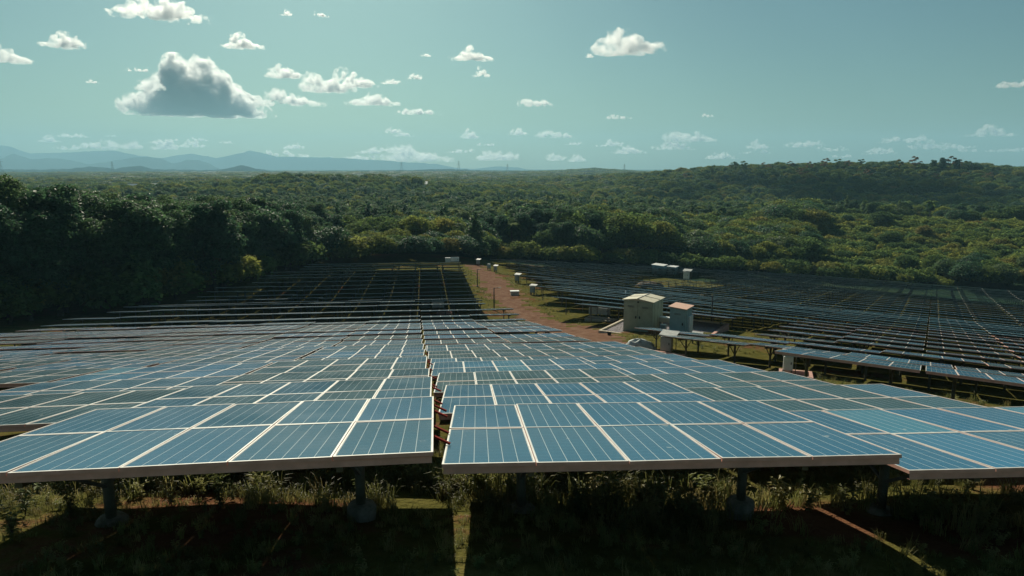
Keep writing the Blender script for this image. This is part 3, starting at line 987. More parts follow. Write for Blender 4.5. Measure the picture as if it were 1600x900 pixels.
mountain('mountain_ridge', 7300, 600, [(-180, 255), (-100, 262), (0, 256), (12, 250), (35, 239), (62, 249), (100, 247), (130, 252), (150, 257), (190, 251), (215, 247), (240, 244), (262, 248), (278, 256), (300, 250), (318, 250), (335, 256), (352, 265)], 'blue ridge with rounded peaks on the left horizon', 2)
mountain('foothills', 3900, 380, [(-250, 262), (60, 265), (120, 264), (150, 260), (190, 263), (225, 259), (250, 264), (330, 266), (360, 264), (385, 258), (405, 263), (430, 267), (640, 266), (700, 264), (760, 266), (840, 267), (900, 269), (935, 266), (975, 270), (1010, 272)], 'dark blue foothills below the mountains', 3)


# ------------------------------------------------------------------ substation pad with its two cabins
def arloc(u, v, dz=0.0):
    x, y = uv2xy(AR, u, v)
    return Vector((x, y, g1(x, y) + dz))
padz = max(arloc(u, v).z for u in (-25.3, -16.2) for v in (55.8, 64.8)) * .5 + min(arloc(u, v).z for u in (-25.3, -16.2) for v in (55.8, 64.8)) * .5 + .22
px0, py0 = uv2xy(AR, -20.8, 60.3)
pad = empty('substation_pad', (px0, py0, padz), (0, 0, -AR), 'gravel pad with pale kerbs under the two equipment cabins', 'pad')
HU, HVv = 4.7, 4.6
b = MB(); b.box((0, 0, -.42), (2 * HU - .3, 2 * HVv - .3, .84)); b.build('gravel_bed', M_brickpink, pad)
for nme, c, d, m in (('kerb', (0, -HVv + .1, -.36), (2 * HU, .2, 1.0), M_cream), ('kerb', (0, HVv - .1, -.36), (2 * HU, .2, 1.0), M_cream),
                     ('kerb', (-HU + .1, 0, -.36), (.2, 2 * HVv - .4, 1.0), M_cream), ('kerb', (HU - .14, 0, -.36), (.28, 2 * HVv - .4, 1.0), M_pink)):
    o = MB().box(c, d).build(nme, m, pad)
    if m is M_pink: o['label'] = 'pink painted kerb'
r = np.random.default_rng(4)
V, Fq, n = [], [], 0
for k in range(900):
    x_, y_, s_ = r.uniform(-HU + .3, HU - .4), r.uniform(-HVv + .3, HVv - .3), r.uniform(.03, .07)
    p = np.array([x_, y_, .0]); P4 = [p + np.array([math.cos(a) * s_, math.sin(a) * s_, 0]) for a in r.uniform(0, .6) + np.arange(4) * 1.57]
    V += P4 + [p + np.array([0, 0, s_ * .8])]; Fq += [(n, n + 1, n + 4), (n + 1, n + 2, n + 4), (n + 2, n + 3, n + 4), (n + 3, n, n + 4)]; n += 5
o = link('gravel', np_mesh('gravel', V, Fq, M_conc), pad); o['kind'] = 'stuff'

def cabin(name, u, v, W, Dp, Hh, mw, mroof, gable, label):
    x, y = uv2xy(AR, u, v)
    T = empty(name, (x, y, padz), (0, 0, -AR), label, 'cabin', None)
    b = MB(); b.box((0, 0, .06), (W + .06, Dp + .06, .12)); b.build('plinth', M_conc, T)
    b = MB(); b.box((0, 0, .12 + (Hh - .12) / 2), (W, Dp, Hh - .12)); b.build('wall', mw, T)
    b = MB(); ov = .14
    if gable:
        for sgn in (-1, 1):
            b.add([(sgn * (W / 2 + ov), -Dp / 2 - ov, Hh + .01), (0, -Dp / 2 - ov, Hh + gable), (0, Dp / 2 + ov, Hh + gable), (sgn * (W / 2 + ov), Dp / 2 + ov, Hh + .01),
                   (sgn * (W / 2 + ov), -Dp / 2 - ov, Hh - .05), (0, -Dp / 2 - ov, Hh + gable - .06), (0, Dp / 2 + ov, Hh + gable - .06), (sgn * (W / 2 + ov), Dp / 2 + ov, Hh - .05)],
                  [(0, 1, 2, 3), (7, 6, 5, 4), (0, 4, 5, 1), (2, 6, 7, 3), (0, 3, 7, 4)])
        b.add([(-W / 2, -Dp / 2 + .002, Hh), (W / 2, -Dp / 2 + .002, Hh), (0, -Dp / 2 + .002, Hh + gable - .06), (-W / 2, Dp / 2 - .002, Hh), (W / 2, Dp / 2 - .002, Hh), (0, Dp / 2 - .002, Hh + gable - .06)], [(0, 1, 2), (4, 3, 5)])
    else:
        b.box((0, 0, Hh + .05), (W + 2 * ov, Dp + 2 * ov, .07), 0, Matrix.Rotation(math.radians(4), 3, 'Y'))
    rf = b.build('roof', mroof, T)
    if gable:
        b = MB(); b.bar((0, -Dp / 2 - ov, Hh + gable + .015), (0, Dp / 2 + ov, Hh + gable + .015), .10, .03)
        b.bar((-W / 2 - ov, .1, Hh + .03), (0, .1, Hh + gable + .02), .05, .02); b.bar((0, .1, Hh + gable + .02), (W / 2 + ov, .1, Hh + .03), .05, .02)
        b.build('roof_seam', M_steel_dark, rf)
    for sx in ((-W / 4, W / 4) if W > 2 else (0,)):
        dw = (W / 2 - .06) if W > 2 else W - .12
        dr = MB().box((sx, -Dp / 2 - .012, .2 + (Hh - .35) / 2), (dw, .024, Hh - .35)).build('door', mw, T)
        b = MB(); b.box((sx + (dw / 2 - .15) * (-1 if sx > 0 else 1), -Dp / 2 - .05, Hh * .48), (.10, .06, .22)); b.build('handle', M_dark, dr)
        b = MB()
        for kz in range(5): b.box((sx, -Dp / 2 - .03, Hh * .78 + kz * .035), (dw * .45, .015, .014))
        b.build('vent', M_steel_dark, dr)
    b = MB()
    for kx in (-1, 0, 1): b.box((W / 2 + .006, kx * Dp * .31, Hh * .55), (.012, .03, Hh * .8))
    b.build('seam', M_steel_dark, T)
    b = MB()
    if gable: b.box((0, -Dp / 2 - .03, Hh - .12), (.16, .05, .12)); b.build('lamp', M_dark, T)
    return T
cabin('equipment_cabin', -22.35, 58.6, 2.75, 2.7, 2.95, M_sage, M_beigeroof, .22, 'larger sage green metal cabin with pale gabled roof and double door')
T = cabin('transformer_cabin', -18.75, 58.4, 1.4, 1.9, 2.6, M_bluegrey, M_pinkroof, 0, 'smaller blue grey metal cabin with flat salmon roof')
MB().box((.75, .35, .95), (.22, 1.0, 1.7)).build('side_cabinet', M_white, T)
T = empty('cable_duct', (*uv2xy(AR, -20.2, 59.3), padz), (0, 0, -AR), 'beige cable duct bridging between the two cabins', 'cable duct')
MB().box((0, 0, 1.05), (1.55, .5, .42)).build('duct_body', M_cream, T)
MB().box((0, 0, 1.275), (1.62, .56, .03)).build('duct_cover', M_white, T)
for sx in (-.6, .5): MB().box((sx, 0, .42), (.12, .3, .84)).build('duct_leg', M_cream, T)
T = empty('meter_box', (*uv2xy(AR, -20.25, 58.2), padz), (0, 0, -AR), 'small pale meter box on the gravel between the cabins', 'box')
MB().box((0, 0, .5), (.5, .35, .7)).build('box_body', M_white, T); MB().box((0, -.18, .5), (.42, .02, .6)).build('door', M_grey, T); MB().box((0, 0, .07), (.6, .45, .14)).build('plinth', M_conc, T)

# ------------------------------------------------------------------ inverter boxes, pits, poles
M_canopy = worn('canopy_sheet', (.46, .47, .44), (.34, .35, .33), .6, 3, .3, 0, .03)
def inverter(px, py, label, w_=.75, h_=.95, canopy=True, m=M_grey, sc_=1.0, rz=None, left=False):
    p = pix_ground(px, py)
    T = empty('inverter_box', tuple(p), (0, 0, -AR if rz is None else rz), label, 'inverter box', 'inverter boxes beside the tables')
    T.scale = (sc_,) * 3
    cab = MB().box((0, 0, .42 + h_ / 2), (w_, .38, h_)).build('cabinet', m, T)
    MB().box((0, -.20, .42 + h_ / 2), (w_ - .1, .02, h_ - .12)).build('door', m, cab)
    MB().box((w_ * .3, -.225, .42 + h_ * .55), (.05, .03, .14)).build('handle', M_dark, cab)
    for sx in (-1, 1):
        MB().box((sx * w_ * .38, 0, .16), (.06, .3, .52)).build('leg', M_steel, T)
    if canopy:
        rx = Matrix.Rotation(math.radians(14), 3, 'X')
        b = MB(); b.box((.12, .10, .42 + h_ + .24), (w_ + .42, .78, .03), 0, rx)
        b.box((.12, -.29, .42 + h_ + .11), (w_ + .42, .025, .08), 0)
        b.build('canopy', M_canopy, T)
        for sx in (-.40, .40):
            MB().box((sx * (w_ + .3) + .12, .30, (.42 + h_ + .2) / 2), (.045, .045, .42 + h_ + .22)).build('canopy_post', M_steel, T)
            MB().bar((sx * (w_ + .3) + .12, -.24, .42 + h_ + .14), (sx * (w_ + .3) + .12, .30, .42 + h_ * .8), .04, .04).build('canopy_strut', M_steel, T)
    return T
inverter(1041, 557, 'grey inverter box under a white canopy beside the pink kerb pit', m=M_grey)
inverter(1230, 588, 'white canopied inverter box at the corner of the right front table', w_=.55, h_=.85, m=M_white, rz=-.35, sc_=.9)
inverter(1086, 537, 'inverter box with white canopy right below the smaller cabin', h_=.45, sc_=.75)
inverter(927, 496, 'pale inverter box without canopy, left of the pair near the kerb', w_=1.0, h_=.75, canopy=False, m=M_white)
inverter(944, 497, 'pale inverter box with flat blue-edged lid, right of the pair', w_=1.35, h_=.75, canopy=False, m=M_white)
inverter(832, 461, 'canopied inverter box at the front left corner of the right field', m=M_grey, sc_=.95)
inverter(808, 442, 'canopied inverter box, second from the road end along the right field', m=M_grey, sc_=1.0)
inverter(774, 425, 'canopied inverter box beside the upper end of the road', m=M_grey, sc_=0.85)
inverter(764, 422, 'grey inverter box at the far upper end of the road', m=M_grey, sc_=.95, canopy=False)
inverter(747, 415, 'farthest small inverter box where the road enters the trees', m=M_grey, sc_=.9)
inverter(675 - 10, 486, 'grey green inverter box in the aisle of the left field', w_=.95, h_=.75, canopy=False, m=M_grey, rz=.1, sc_=1.1)
inverter(685, 486, 'wide inverter box with white lid in the aisle of the left field', w_=1.4, h_=.75, canopy=False, m=M_white, rz=.1, sc_=1.15)
inverter(700, 413, 'small white box at the far end of the left field, left of two', w_=1.0, h_=.8, canopy=False, m=M_white, rz=.1, sc_=1.2)
inverter(711, 412, 'small white box at the far end of the left field, right of two', w_=1.5, h_=.8, canopy=False, m=M_white, rz=.1, sc_=1.2)
inverter(1072, 440, 'white canopied box on the dark terrace below the two far huts', m=M_white, sc_=1.7)
def pit(px, py, W, Dp, m, label, rz=None):
    p = pix_ground(px, py)
    T = empty('cable_pit', tuple(p), (0, 0, -AR if rz is None else rz), label, 'cable pit')
    for c, d in (((0, -Dp / 2, 0), (W, .16, .5)), ((0, Dp / 2, 0), (W, .16, .5)), ((-W / 2 + .08, 0, 0), (.16, Dp - .16, .5)), ((W / 2 - .08, 0, 0), (.16, Dp - .16, .5))):
        MB().box(c, d).build('kerb', m, T)
    MB().box((0, 0, -.1), (W - .32, Dp - .16, .3)).build('pit_floor', M_brickpink, T)
pit(1040, 562, 2.2, 1.8, M_pink, 'open cable pit with pink kerbs below the canopied grey box')
pit(1243, 590, 1.7, 1.2, M_pink, 'open cable pit with pink kerbs beside the white canopied box', -.35)
pit(940, 501, 3.4, 1.3, M_cream, 'shallow cable pit with pale kerbs before the two pale boxes')
pit(695, 491, 1.9, 1.0, M_pink, 'pink kerbed pit in the aisle of the left field', .1)
p = pix_ground(804, 461)
T = empty('storage_crate', tuple(p), (0, 0, .1), 'low box with white lid standing alone on grass beside the road', 'crate')
MB().box((0, 0, .3), (1.25, .8, .6)).build('crate_body', M_cream, T); MB().box((0, 0, .63), (1.35, .9, .07)).build('lid', M_white, T)
p = pix_ground(952, 524)
T = empty('black_bucket', tuple(p), (0, 0, 0), 'small black bucket lying on the red track before the pad', 'bucket')
b = MB(); b.tube((0, 0, 0), (0, 0, .28), .14, 10, 0, .18, cap=False); b.tube((0, 0, 0), (0, 0, .02), .14, 10); b.build('bucket_body', M_dark, T)
b = MB()
for k in range(8):
    a0, a1 = math.pi * k / 8, math.pi * (k + 1) / 8
    b.bar((.18 * math.cos(a0), 0, .28 + .14 * math.sin(a0)), (.18 * math.cos(a1), 0, .28 + .14 * math.sin(a1)), .012, .012)
b.build('handle', M_steel, T)
# tarpaulin heap
def heap(px, py, L, W, H, m, name, label, cat, seed):
    p = pix_ground(px, py); r = np.random.default_rng(seed); nu, nv = 26, 16; V = []
    for jv in range(nv + 1):
        for iu in range(nu):
            a = 2 * math.pi * iu / nu; t = jv / nv
            rr = (1 - t ** 2.2) ** .5 if t < 1 else 0
            f = 1 + .16 * math.sin(3 * a + 2) + .14 * math.sin(7 * a + 9 * t) + .09 * math.sin(13 * a + 17 * t)
            V.append((L / 2 * rr * f * math.cos(a), W / 2 * rr * f * math.sin(a), H * (t * (1 + .12 * math.sin(5 * a + 3 * t))) - .05))
    Fq = [(jv * nu + iu, jv * nu + (iu + 1) % nu, (jv + 1) * nu + (iu + 1) % nu, (jv + 1) * nu + iu) for jv in range(nv) for iu in range(nu)]
    o = link(name, np_mesh(name, V, Fq, m, True), None, tuple(p)); o.rotation_euler = (0, 0, -AR)
    tag(o, label, cat)
heap(1000, 545, 2.2, 1.1, .75, M_tarp, 'tarpaulin_heap', 'crumpled grey tarpaulin heap under the tables left of the canopied box', 'tarpaulin', 2)
heap(1015, 449, 5.5, 3.5, 1.2, worn('bare_earth', (.17, .12, .08), (.11, .08, .05), .95, 2), 'earth_mound', 'low brown earth mound among the rows of the right field', 'mound', 3)
def pole(px, py, H, label, arm=0, m=M_blackpole, name='lamp_post'):
    p = pix_ground(px, py)
    T = empty(name, tuple(p), (0, 0, 0), label, 'lamp post' if arm else 'post')
    MB().tube((0, 0, -.3), (0, 0, H), .08, 8, 0, .06).build('pole', m, T, True)
    MB().box((0, 0, .06), (.3, .3, .24)).build('base', M_conc, T)
    if arm:
        MB().tube((0, 0, H - .1), (arm, 0, H + .02), .035, 6).build('arm', m, T)
        hd = MB().box((arm + math.copysign(.16, arm), 0, H), (.42, .16, .07)).build('lamp_head', M_steel, T)
        MB().box((arm + math.copysign(.16, arm), 0, H - .045), (.34, .12, .02)).build('lens', M_white, hd)
    else:
        MB().box((0, 0, H + .04), (.14, .14, .12)).build('cap', m, T)
pole(772, 485, 2.95, 'dark lamp post on the grass verge, nearer of two beside the road', .55)
pole(746, 448, 2.9, 'thin dark lamp post farther up beside the road', .25)
pole(1111, 513, 3.3, 'dark lamp post behind the pad, its arm pointing left', -.9)
pole(977, 477, 1.9, 'short white vent pipe rising behind the larger cabin', 0, M_white, 'vent_pipe')
def hut(px, py, W, Dp, Hh, label):
    p = pix_ground(px, py)
    T = empty('far_hut', tuple(p), (0, 0, -AR), label, 'hut')
    MB().box((0, 0, Hh / 2), (W, Dp, Hh)).build('wall', M_bluegrey, T)
    MB().box((0, 0, Hh + .06), (W + .5, Dp + .5, .14), 0, Matrix.Rotation(.05, 3, 'Y')).build('roof', M_white, T)
    dr = MB().box((-W * .2, -Dp / 2 - .02, 1.05), (1.0, .04, 2.1)).build('door', M_grey, T)
    MB().box((-W * .2 + .35, -Dp / 2 - .06, 1.05), (.08, .05, .2)).build('handle', M_dark, dr)
    MB().box((W * .25, -Dp / 2 - .02, Hh * .6), (.9, .03, .6)).build('window', M_dark, T)
hut(1030, 428, 2.9, 3.0, 2.4, 'left and larger of two far white-roofed huts before the trees')
hut(1051, 428, 2.0, 2.4, 2.0, 'right and smaller of two far white-roofed huts before the trees')
# farm buildings in the plain
def house(px, y_, D, W, Dp, Hh, roofm, label):
    a = math.atan((px - 800) / F); x, y = D * math.sin(a), D * math.cos(a)
    T = empty('farmhouse', (x, y, g1(x, y)), (0, 0, random.uniform(-.3, .3)), label, 'house', 'small buildings in the far plain')
    MB().box((0, 0, Hh / 2), (W, Dp, Hh)).build('wall', M_cream, T)
    b = MB()
    for sg in (-1, 1):
        b.add([(-W / 2 - .6, sg * (Dp / 2 + .8), Hh - .2), (W / 2 + .6, sg * (Dp / 2 + .8), Hh - .2), (W / 2 + .6, 0, Hh + 2.4), (-W / 2 - .6, 0, Hh + 2.4),
               (-W / 2 - .6, sg * (Dp / 2 + .8), Hh - .4), (W / 2 + .6, sg * (Dp / 2 + .8), Hh - .4), (W / 2 + .6, 0, Hh + 2.2), (-W / 2 - .6, 0, Hh + 2.2)],
              [(0, 1, 2, 3), (7, 6, 5, 4), (0, 4, 5, 1), (1, 5, 6, 2), (0, 3, 7, 4)])
    b.build('roof', roofm, T)
    for k in (-1, 1): MB().box((k * W * .27, -Dp / 2 - .03, Hh * .55), (1.6, .08, 1.3)).build('window', M_dark, T)
    MB().box((0, -Dp / 2 - .03, 1.2), (1.3, .08, 2.3)).build('door', M_dark, T)
house(245, 283, 715, 12, 8, 7.0, M_white, 'white-roofed farmhouse in the left plain, right of the blue-roofed one')
house(210, 288, 690, 14, 9, 6.0, worn('blue_roof', (.16, .26, .32), (.12, .2, .26)), 'blue-grey roofed farmhouse in the left plain')
house(663, 291, 680, 14, 8, 7.0, M_white, 'white-roofed farmhouse in the centre plain below the pylons')
house(643, 296, 640, 9, 7, 5.0, M_white, 'smaller pale farmhouse just left of the centre white one')
def pylon(px, D, H, label):
    a = math.atan((px - 800) / F); x, y = D * math.sin(a), D * math.cos(a)
    T = empty('pylon', (x, y, g1(x, y)), (0, 0, .2), label, 'pylon', 'power pylons on the horizon')
    w0, r_ = H * .11, .28
    b = MB(); br = MB()
    lv = [0, .25, .45, .62, .76, .88, 1.0]
    hw = [w0 * (1 - t) ** 1.2 + .45 for t in lv]
    for sx, sy in ((-1, -1), (1, -1), (1, 1), (-1, 1)):
        for k in range(6): b.tube((sx * hw[k], sy * hw[k], H * lv[k]), (sx * hw[k + 1], sy * hw[k + 1], H * lv[k + 1]), r_, 4, cap=False)
    for k in range(6):
        for c in range(4):
            p = [(-1, -1), (1, -1), (1, 1), (-1, 1)]; q0, q1 = p[c], p[(c + 1) % 4]
            br.tube((q0[0] * hw[k], q0[1] * hw[k], H * lv[k]), (q1[0] * hw[k + 1], q1[1] * hw[k + 1], H * lv[k + 1]), r_ * .6, 4, cap=False)
    b.build('tower_leg', M_steel, T); br.build('lattice', M_steel, T)
    for z_, L in ((.72, .17), (.83, .14), (.93, .11)):
        MB().bar((-H * L, 0, H * z_), (H * L, 0, H * z_), .7, .5).build('crossarm', M_steel, T)
pylon(12, 2500, 62, 'power pylon at the far left, before the highest blue peak')
pylon(185, 3000, 50, 'power pylon on the left horizon before the blue ridge')
pylon(630, 2600, 52, 'power pylon on the horizon, left of the centre pair')
pylon(718, 2600, 52, 'power pylon on the horizon, right of the centre pair')
pylon(793, 3300, 45, 'faint power pylon right of the centre pair')
pylon(973, 3000, 40, 'small power pylon beside the low ridge in the centre right')

# ------------------------------------------------------------------ grass, weeds
def tuft(r, n, H, spread, wd, lean=.5):
    V, Fq, c = [], [], 0
    for k in range(n):
        a = r.uniform(0, 6.28); rr = spread * math.sqrt(r.random()); bx, by = rr * math.cos(a), rr * math.sin(a)
        h = H * r.uniform(.5, 1.15); ln = lean * r.uniform(.3, 1.3) * h; d = r.uniform(0, 6.28)
        dx, dy = math.cos(d), math.sin(d); sx, sy = -dy * wd, dx * wd
        pts = [(bx, by, -.02, 1), (bx + dx * ln * .25, by + dy * ln * .25, h * .5, .9), (bx + dx * ln * .65, by + dy * ln * .65, h * .88, .6), (bx + dx * ln * 1.15, by + dy * ln * 1.15, h * .92, .08)]
        for (x_, y_, z_, s_) in pts:
            V += [(x_ - sx * s_, y_ - sy * s_, z_), (x_ + sx * s_, y_ + sy * s_, z_)]
        for q_ in range(3): Fq.append((c + q_ * 2, c + q_ * 2 + 1, c + q_ * 2 + 3, c + q_ * 2 + 2))
        c += 8
    return V, Fq
gcol = bpy.data.collections.new('grass_kinds')
M_weed = leaf_mat('weed_leaves', [(0, (.11, .15, .05)), (.5, (.20, .21, .065)), (1, (.32, .26, .11))], .4, .3, .5)
for k, (n_, H_, sp, wd) in enumerate([(26, .22, .12, .006), (20, .34, .12, .007), (34, .13, .16, .006)]):
    V, Fq = tuft(np.random.default_rng(100 + k), n_, H_, sp, wd)
    gcol.objects.link(bpy.data.objects.new(f'kind_{k}', np_mesh('tuft', V, Fq, M_grass)))
def weed_mesh(seed, H, stems, leaf, m):
    r = np.random.default_rng(seed); V, Fq = [], []; c = 0; b = MB()
    for s_ in range(stems):
        a = r.uniform(0, 6.28); ln = r.uniform(.1, .5) * H; h = H * r.uniform(.55, 1.05); prev = Vector((0, 0, 0))
        for k in range(1, 7):
            t = k / 6; p = Vector((math.cos(a) * ln * t * t, math.sin(a) * ln * t * t, h * t))
            b.tube(prev, p, .005 * (1.2 - t), 4, cap=False); prev = p
            for q_ in range(3):
                d = Vector(r.normal(size=3)); d.z = abs(d.z) * .4; d.normalize()
                sd = d.cross(Vector((0, 0, 1))).normalized() * leaf * .38; tip = p + d * leaf * r.uniform(1.2, 2.2); tip.z -= leaf * .4
                mid = (p + tip) / 2 + Vector((0, 0, leaf * .25))
                V += [tuple(p), tuple(mid - sd), tuple(tip), tuple(mid + sd)]; Fq.append((c, c + 1, c + 2, c + 3)); c += 4
    return np_mesh('leaves', V, Fq, m), b.mesh('stem', M_bark)
for k in range(2):
    lm, sm = weed_mesh(300 + k, .34, 5, .045, M_weed)
    gcol.objects.link(bpy.data.objects.new(f'kind_{3 + k}', lm))
gr = np.random.default_rng(9)
pts, idx, sz = [], [], []
def nearest_table(x, y):
    out = np.empty(len(x))
    for s0 in range(0, len(x), 4000):
        sl = slice(s0, s0 + 4000)
        out[sl] = np.sqrt(((x[sl, None] - TC[None, :, 0]) ** 2 + (y[sl, None] - TC[None, :, 1]) ** 2).min(1))
    return out
# under and before the first tables
N = 9500
x = gr.uniform(-11, 12, N); y = gr.uniform(5.5, 15, N)
dens = .5 + .5 * np.sin(x * 1.1 + np.sin(y * 1.3) * 1.5 + 1.0) * np.sin(y * .9 + x * .4)
soil = np.exp(-(((x - 4.4) / 1.5) ** 2 + ((y - 8.6) / 1.0) ** 2)) + .7 * np.exp(-(((x - 8.5) / 1.5) ** 2 + ((y - 10.5) / 1.4) ** 2))
ok = (gr.random(N) < .35 + .65 * dens) & (gr.random(N) > soil * 1.25)
x, y, dn = x[ok], y[ok], dens[ok]
strip = np.exp(-((y - 9.6 + .1 * x) / 1.1) ** 2)
sc1 = .42 + .85 * strip * (.5 + dn) * gr.uniform(.7, 1.2, len(x))
kk = gr.choice(5, len(x), p=[.34, .26, .26, .08, .06])
pts.append(np.stack([x, y, ground(x, y)], 1)); idx.append(kk); sz.append(sc1)
# open ground between the fields
N = 26000
x = gr.uniform(-30, 45, N); y = gr.uniform(16, 135, N)
zz = ground(x, y)
ok = (nearest_table(x, y) > 2.6) & ~inside(road_poly, x, y) & (gr.random(N) < .1 + .6 * (np.sin(x * .7) * np.sin(y * .5) > -.2))
pu, pv = xy2uv(AR, x, y)
ok &= ~((pu > -25.9) & (pu < -15.8) & (pv > 55.3) & (pv < 65.1))
x, y, zz = x[ok], y[ok], zz[ok]
pts.append(np.stack([x, y, zz], 1)); idx.append(gr.choice(5, len(x), p=[.3, .12, .5, .05, .03])); sz.append(gr.uniform(.6, 1.3, len(x)) * np.interp(y, [16, 45, 130], [1, .9, 1.1]))
pts = np.concatenate(pts); idx = np.concatenate(idx); sz = np.concatenate(sz)
me = bpy.data.meshes.new('grass'); me.vertices.add(len(pts)); me.vertices.foreach_set('co', pts.astype(np.float32).ravel())
me.attributes.new('kind_index', 'INT', 'POINT').data.foreach_set('value', idx.astype(np.int32))
me.attributes.new('spin', 'FLOAT_VECTOR', 'POINT').data.foreach_set('vector', np.stack([gr.normal(0, .12, len(pts)), gr.normal(0, .12, len(pts)), gr.uniform(0, 6.28, len(pts))], 1).astype(np.float32).ravel())
me.attributes.new('size', 'FLOAT_VECTOR', 'POINT').data.foreach_set('vector', np.stack([sz, sz, sz], 1).astype(np.float32).ravel())
o = link('grass', me); instancer(o, gcol)
tag(o, 'ragged grass and low weeds growing under and between the tables', 'grass', kind='stuff')
WEEDS = [(40, 806, .95, 5, .06, 'tall leafy weed at the lower left, nearest the picture edge'), (182, 800, .85, 7, .05, 'bushy weed just right of the leftmost post'), (112, 806, .5, 8, .04, 'low weed clump left of the leftmost post'),
         (20, 845, .5, 7, .045, 'low leafy weed in the bottom left corner'), (268, 790, .45, 7, .04, 'small weed right of the leftmost post'), (345, 795, .45, 6, .04, 'small yellowish weed under the left front table'),
         (905, 806, .62, 9, .05, 'weed clump in the sunlit mound, left part'), (962, 806, .85, 8, .055, 'tallest leafy weed in the middle of the sunlit mound'), (1020, 806, .55, 10, .045, 'dense weed in the sunlit mound, right part'),
         (1075, 806, .4, 8, .04, 'low weed at the right end of the sunlit mound'), (1320, 805, .45, 7, .05, 'spiky weed beside the red soil patch'), (1440, 812, .4, 7, .05, 'low weed under the rightmost front table')]
for (px, py, H_, st_, lf, lab) in WEEDS:
    p = pix_ground(px, py)
    T = empty('weed', tuple(p), (0, 0, px * .1), lab, 'weed', 'weeds under the front tables')
    lm, sm = weed_mesh(int(px) + 5, H_, st_, lf, M_weed)
    link('leaves', lm, T); link('stem', sm, T)

# ------------------------------------------------------------------ clouds
_cm = {}
def cloud_mat(H, mul):
    """vapour: noise-eroded density, denser to the core and the flat base"""
    q = (round(math.log(H) * 2.5) / 2.5, mul)
    if q in _cm: return _cm[q]
    Hq = math.exp(q[0])
    m = bpy.data.materials.new('cloud_vapour'); m.use_nodes = True
    t = m.node_tree; t.nodes.remove(t.nodes['Principled BSDF']); g = NG(m)
    tc = g.n('ShaderNodeTexCoord')
    sc_ = g.n('ShaderNodeVectorMath', operation='SCALE'); g.l(tc.outputs['Object'], sc_.inputs[0]); sc_.inputs[3].default_value = 1 / Hq
    f1 = g.noise(sc_.outputs[0], 2.6 if mul < 2 else 4.2, 5, .62)
    ge = g.n('ShaderNodeSeparateXYZ'); g.l(tc.outputs['Generated'], ge.inputs[0])
    gx = g.math('MULTIPLY', g.math('SUBTRACT', ge.outputs[0], .5), 2.0)
    gz = g.math('MULTIPLY', g.math('SUBTRACT', ge.outputs[2], .28), 1.25)
    gy = g.math('MULTIPLY', g.math('SUBTRACT', ge.outputs[1], .5), 2.0)
    r2 = g.math('ADD', g.math('ADD', g.math('MULTIPLY', gx, gx), g.math('MULTIPLY', gz, gz)), g.math('MULTIPLY', g.math('MULTIPLY', gy, gy), .5))
    thr = g.math('MULTIPLY_ADD', r2, .20, .395 if mul < 2 else .385)
    d = g.math('MULTIPLY', g.math('SUBTRACT', f1, thr), 6.5, clamp=True)
    v = t.nodes.new('ShaderNodeVolumeScatter'); v.inputs['Color'].default_value = (.995, .985, .965, 1)
    v.inputs['Anisotropy'].default_value = .55
    g.l(g.math('MULTIPLY', d, 6.5 * mul / Hq), v.inputs['Density'])
    t.links.new(v.outputs[0], t.nodes['Material Output'].inputs['Volume'])
    _cm[q] = m; return m
import bmesh
bm = bmesh.new(); bmesh.ops.create_icosphere(bm, subdivisions=2, radius=1)
ICO = np.array([v.co[:] for v in bm.verts]); ICOF = np.array([[v.index for v in f.verts] for f in bm.faces]); bm.free()
def puff_mesh(name, seed, W, H, Dp, n, bumps, bottom=.1, fine=1.0):
    """outline of a cumulus: puffs heaped over a flat base; W wide, H high, Dp deep"""
    r = np.random.default_rng(seed); V, Fq = [], []; c = 0
    for k in range(n):
        x = r.uniform(-1, 1); d = r.uniform(-1, 1)
        topz = max(h * math.exp(-((x - m) / s) ** 2) for m, s, h in bumps)
        topz *= math.sqrt(max(0, 1 - d * d * .8))
        edge = math.sqrt(max(0, 1 - x * x)) ** .6
        z = topz * (r.random() ** .55)
        rad = H * r.uniform(.20, .34) * (.45 + .55 * topz) * (1.15 - .3 * z) * fine
        z = max(z * H - rad * .5, rad * bottom)
        nd = np.array([mnoise.fractal(Vector(p * 1.8 + k * 7.3), .9, 2.2, 3) for p in ICO])
        P = ICO * rad * (1 + .45 * nd[:, None])
        P = P * np.array([1.15, 1.0, .9]) + np.array([x * (W / 2 - rad * .5), d * (Dp / 2) * edge, z])
        P[:, 2] = np.where(P[:, 2] < 0, P[:, 2] * .22, P[:, 2])
        V.append(P); Fq.append(ICOF + c); c += len(P)
    return np_mesh(name, np.concatenate(V), np.concatenate(Fq), [], True)
def cloud_finish(o, H, big=False):
    o.data.materials.append(cloud_mat(H, 4.4 if big else 1.0))
    md = o.modifiers.new('skin', 'REMESH'); md.mode = 'VOXEL'; md.voxel_size = H / (30 if big else 18); md.use_smooth_shade = True
    tx = bpy.data.textures.get('billow') or bpy.data.textures.new('billow', 'CLOUDS')
    tx.noise_scale = 1.0; tx.noise_depth = 3
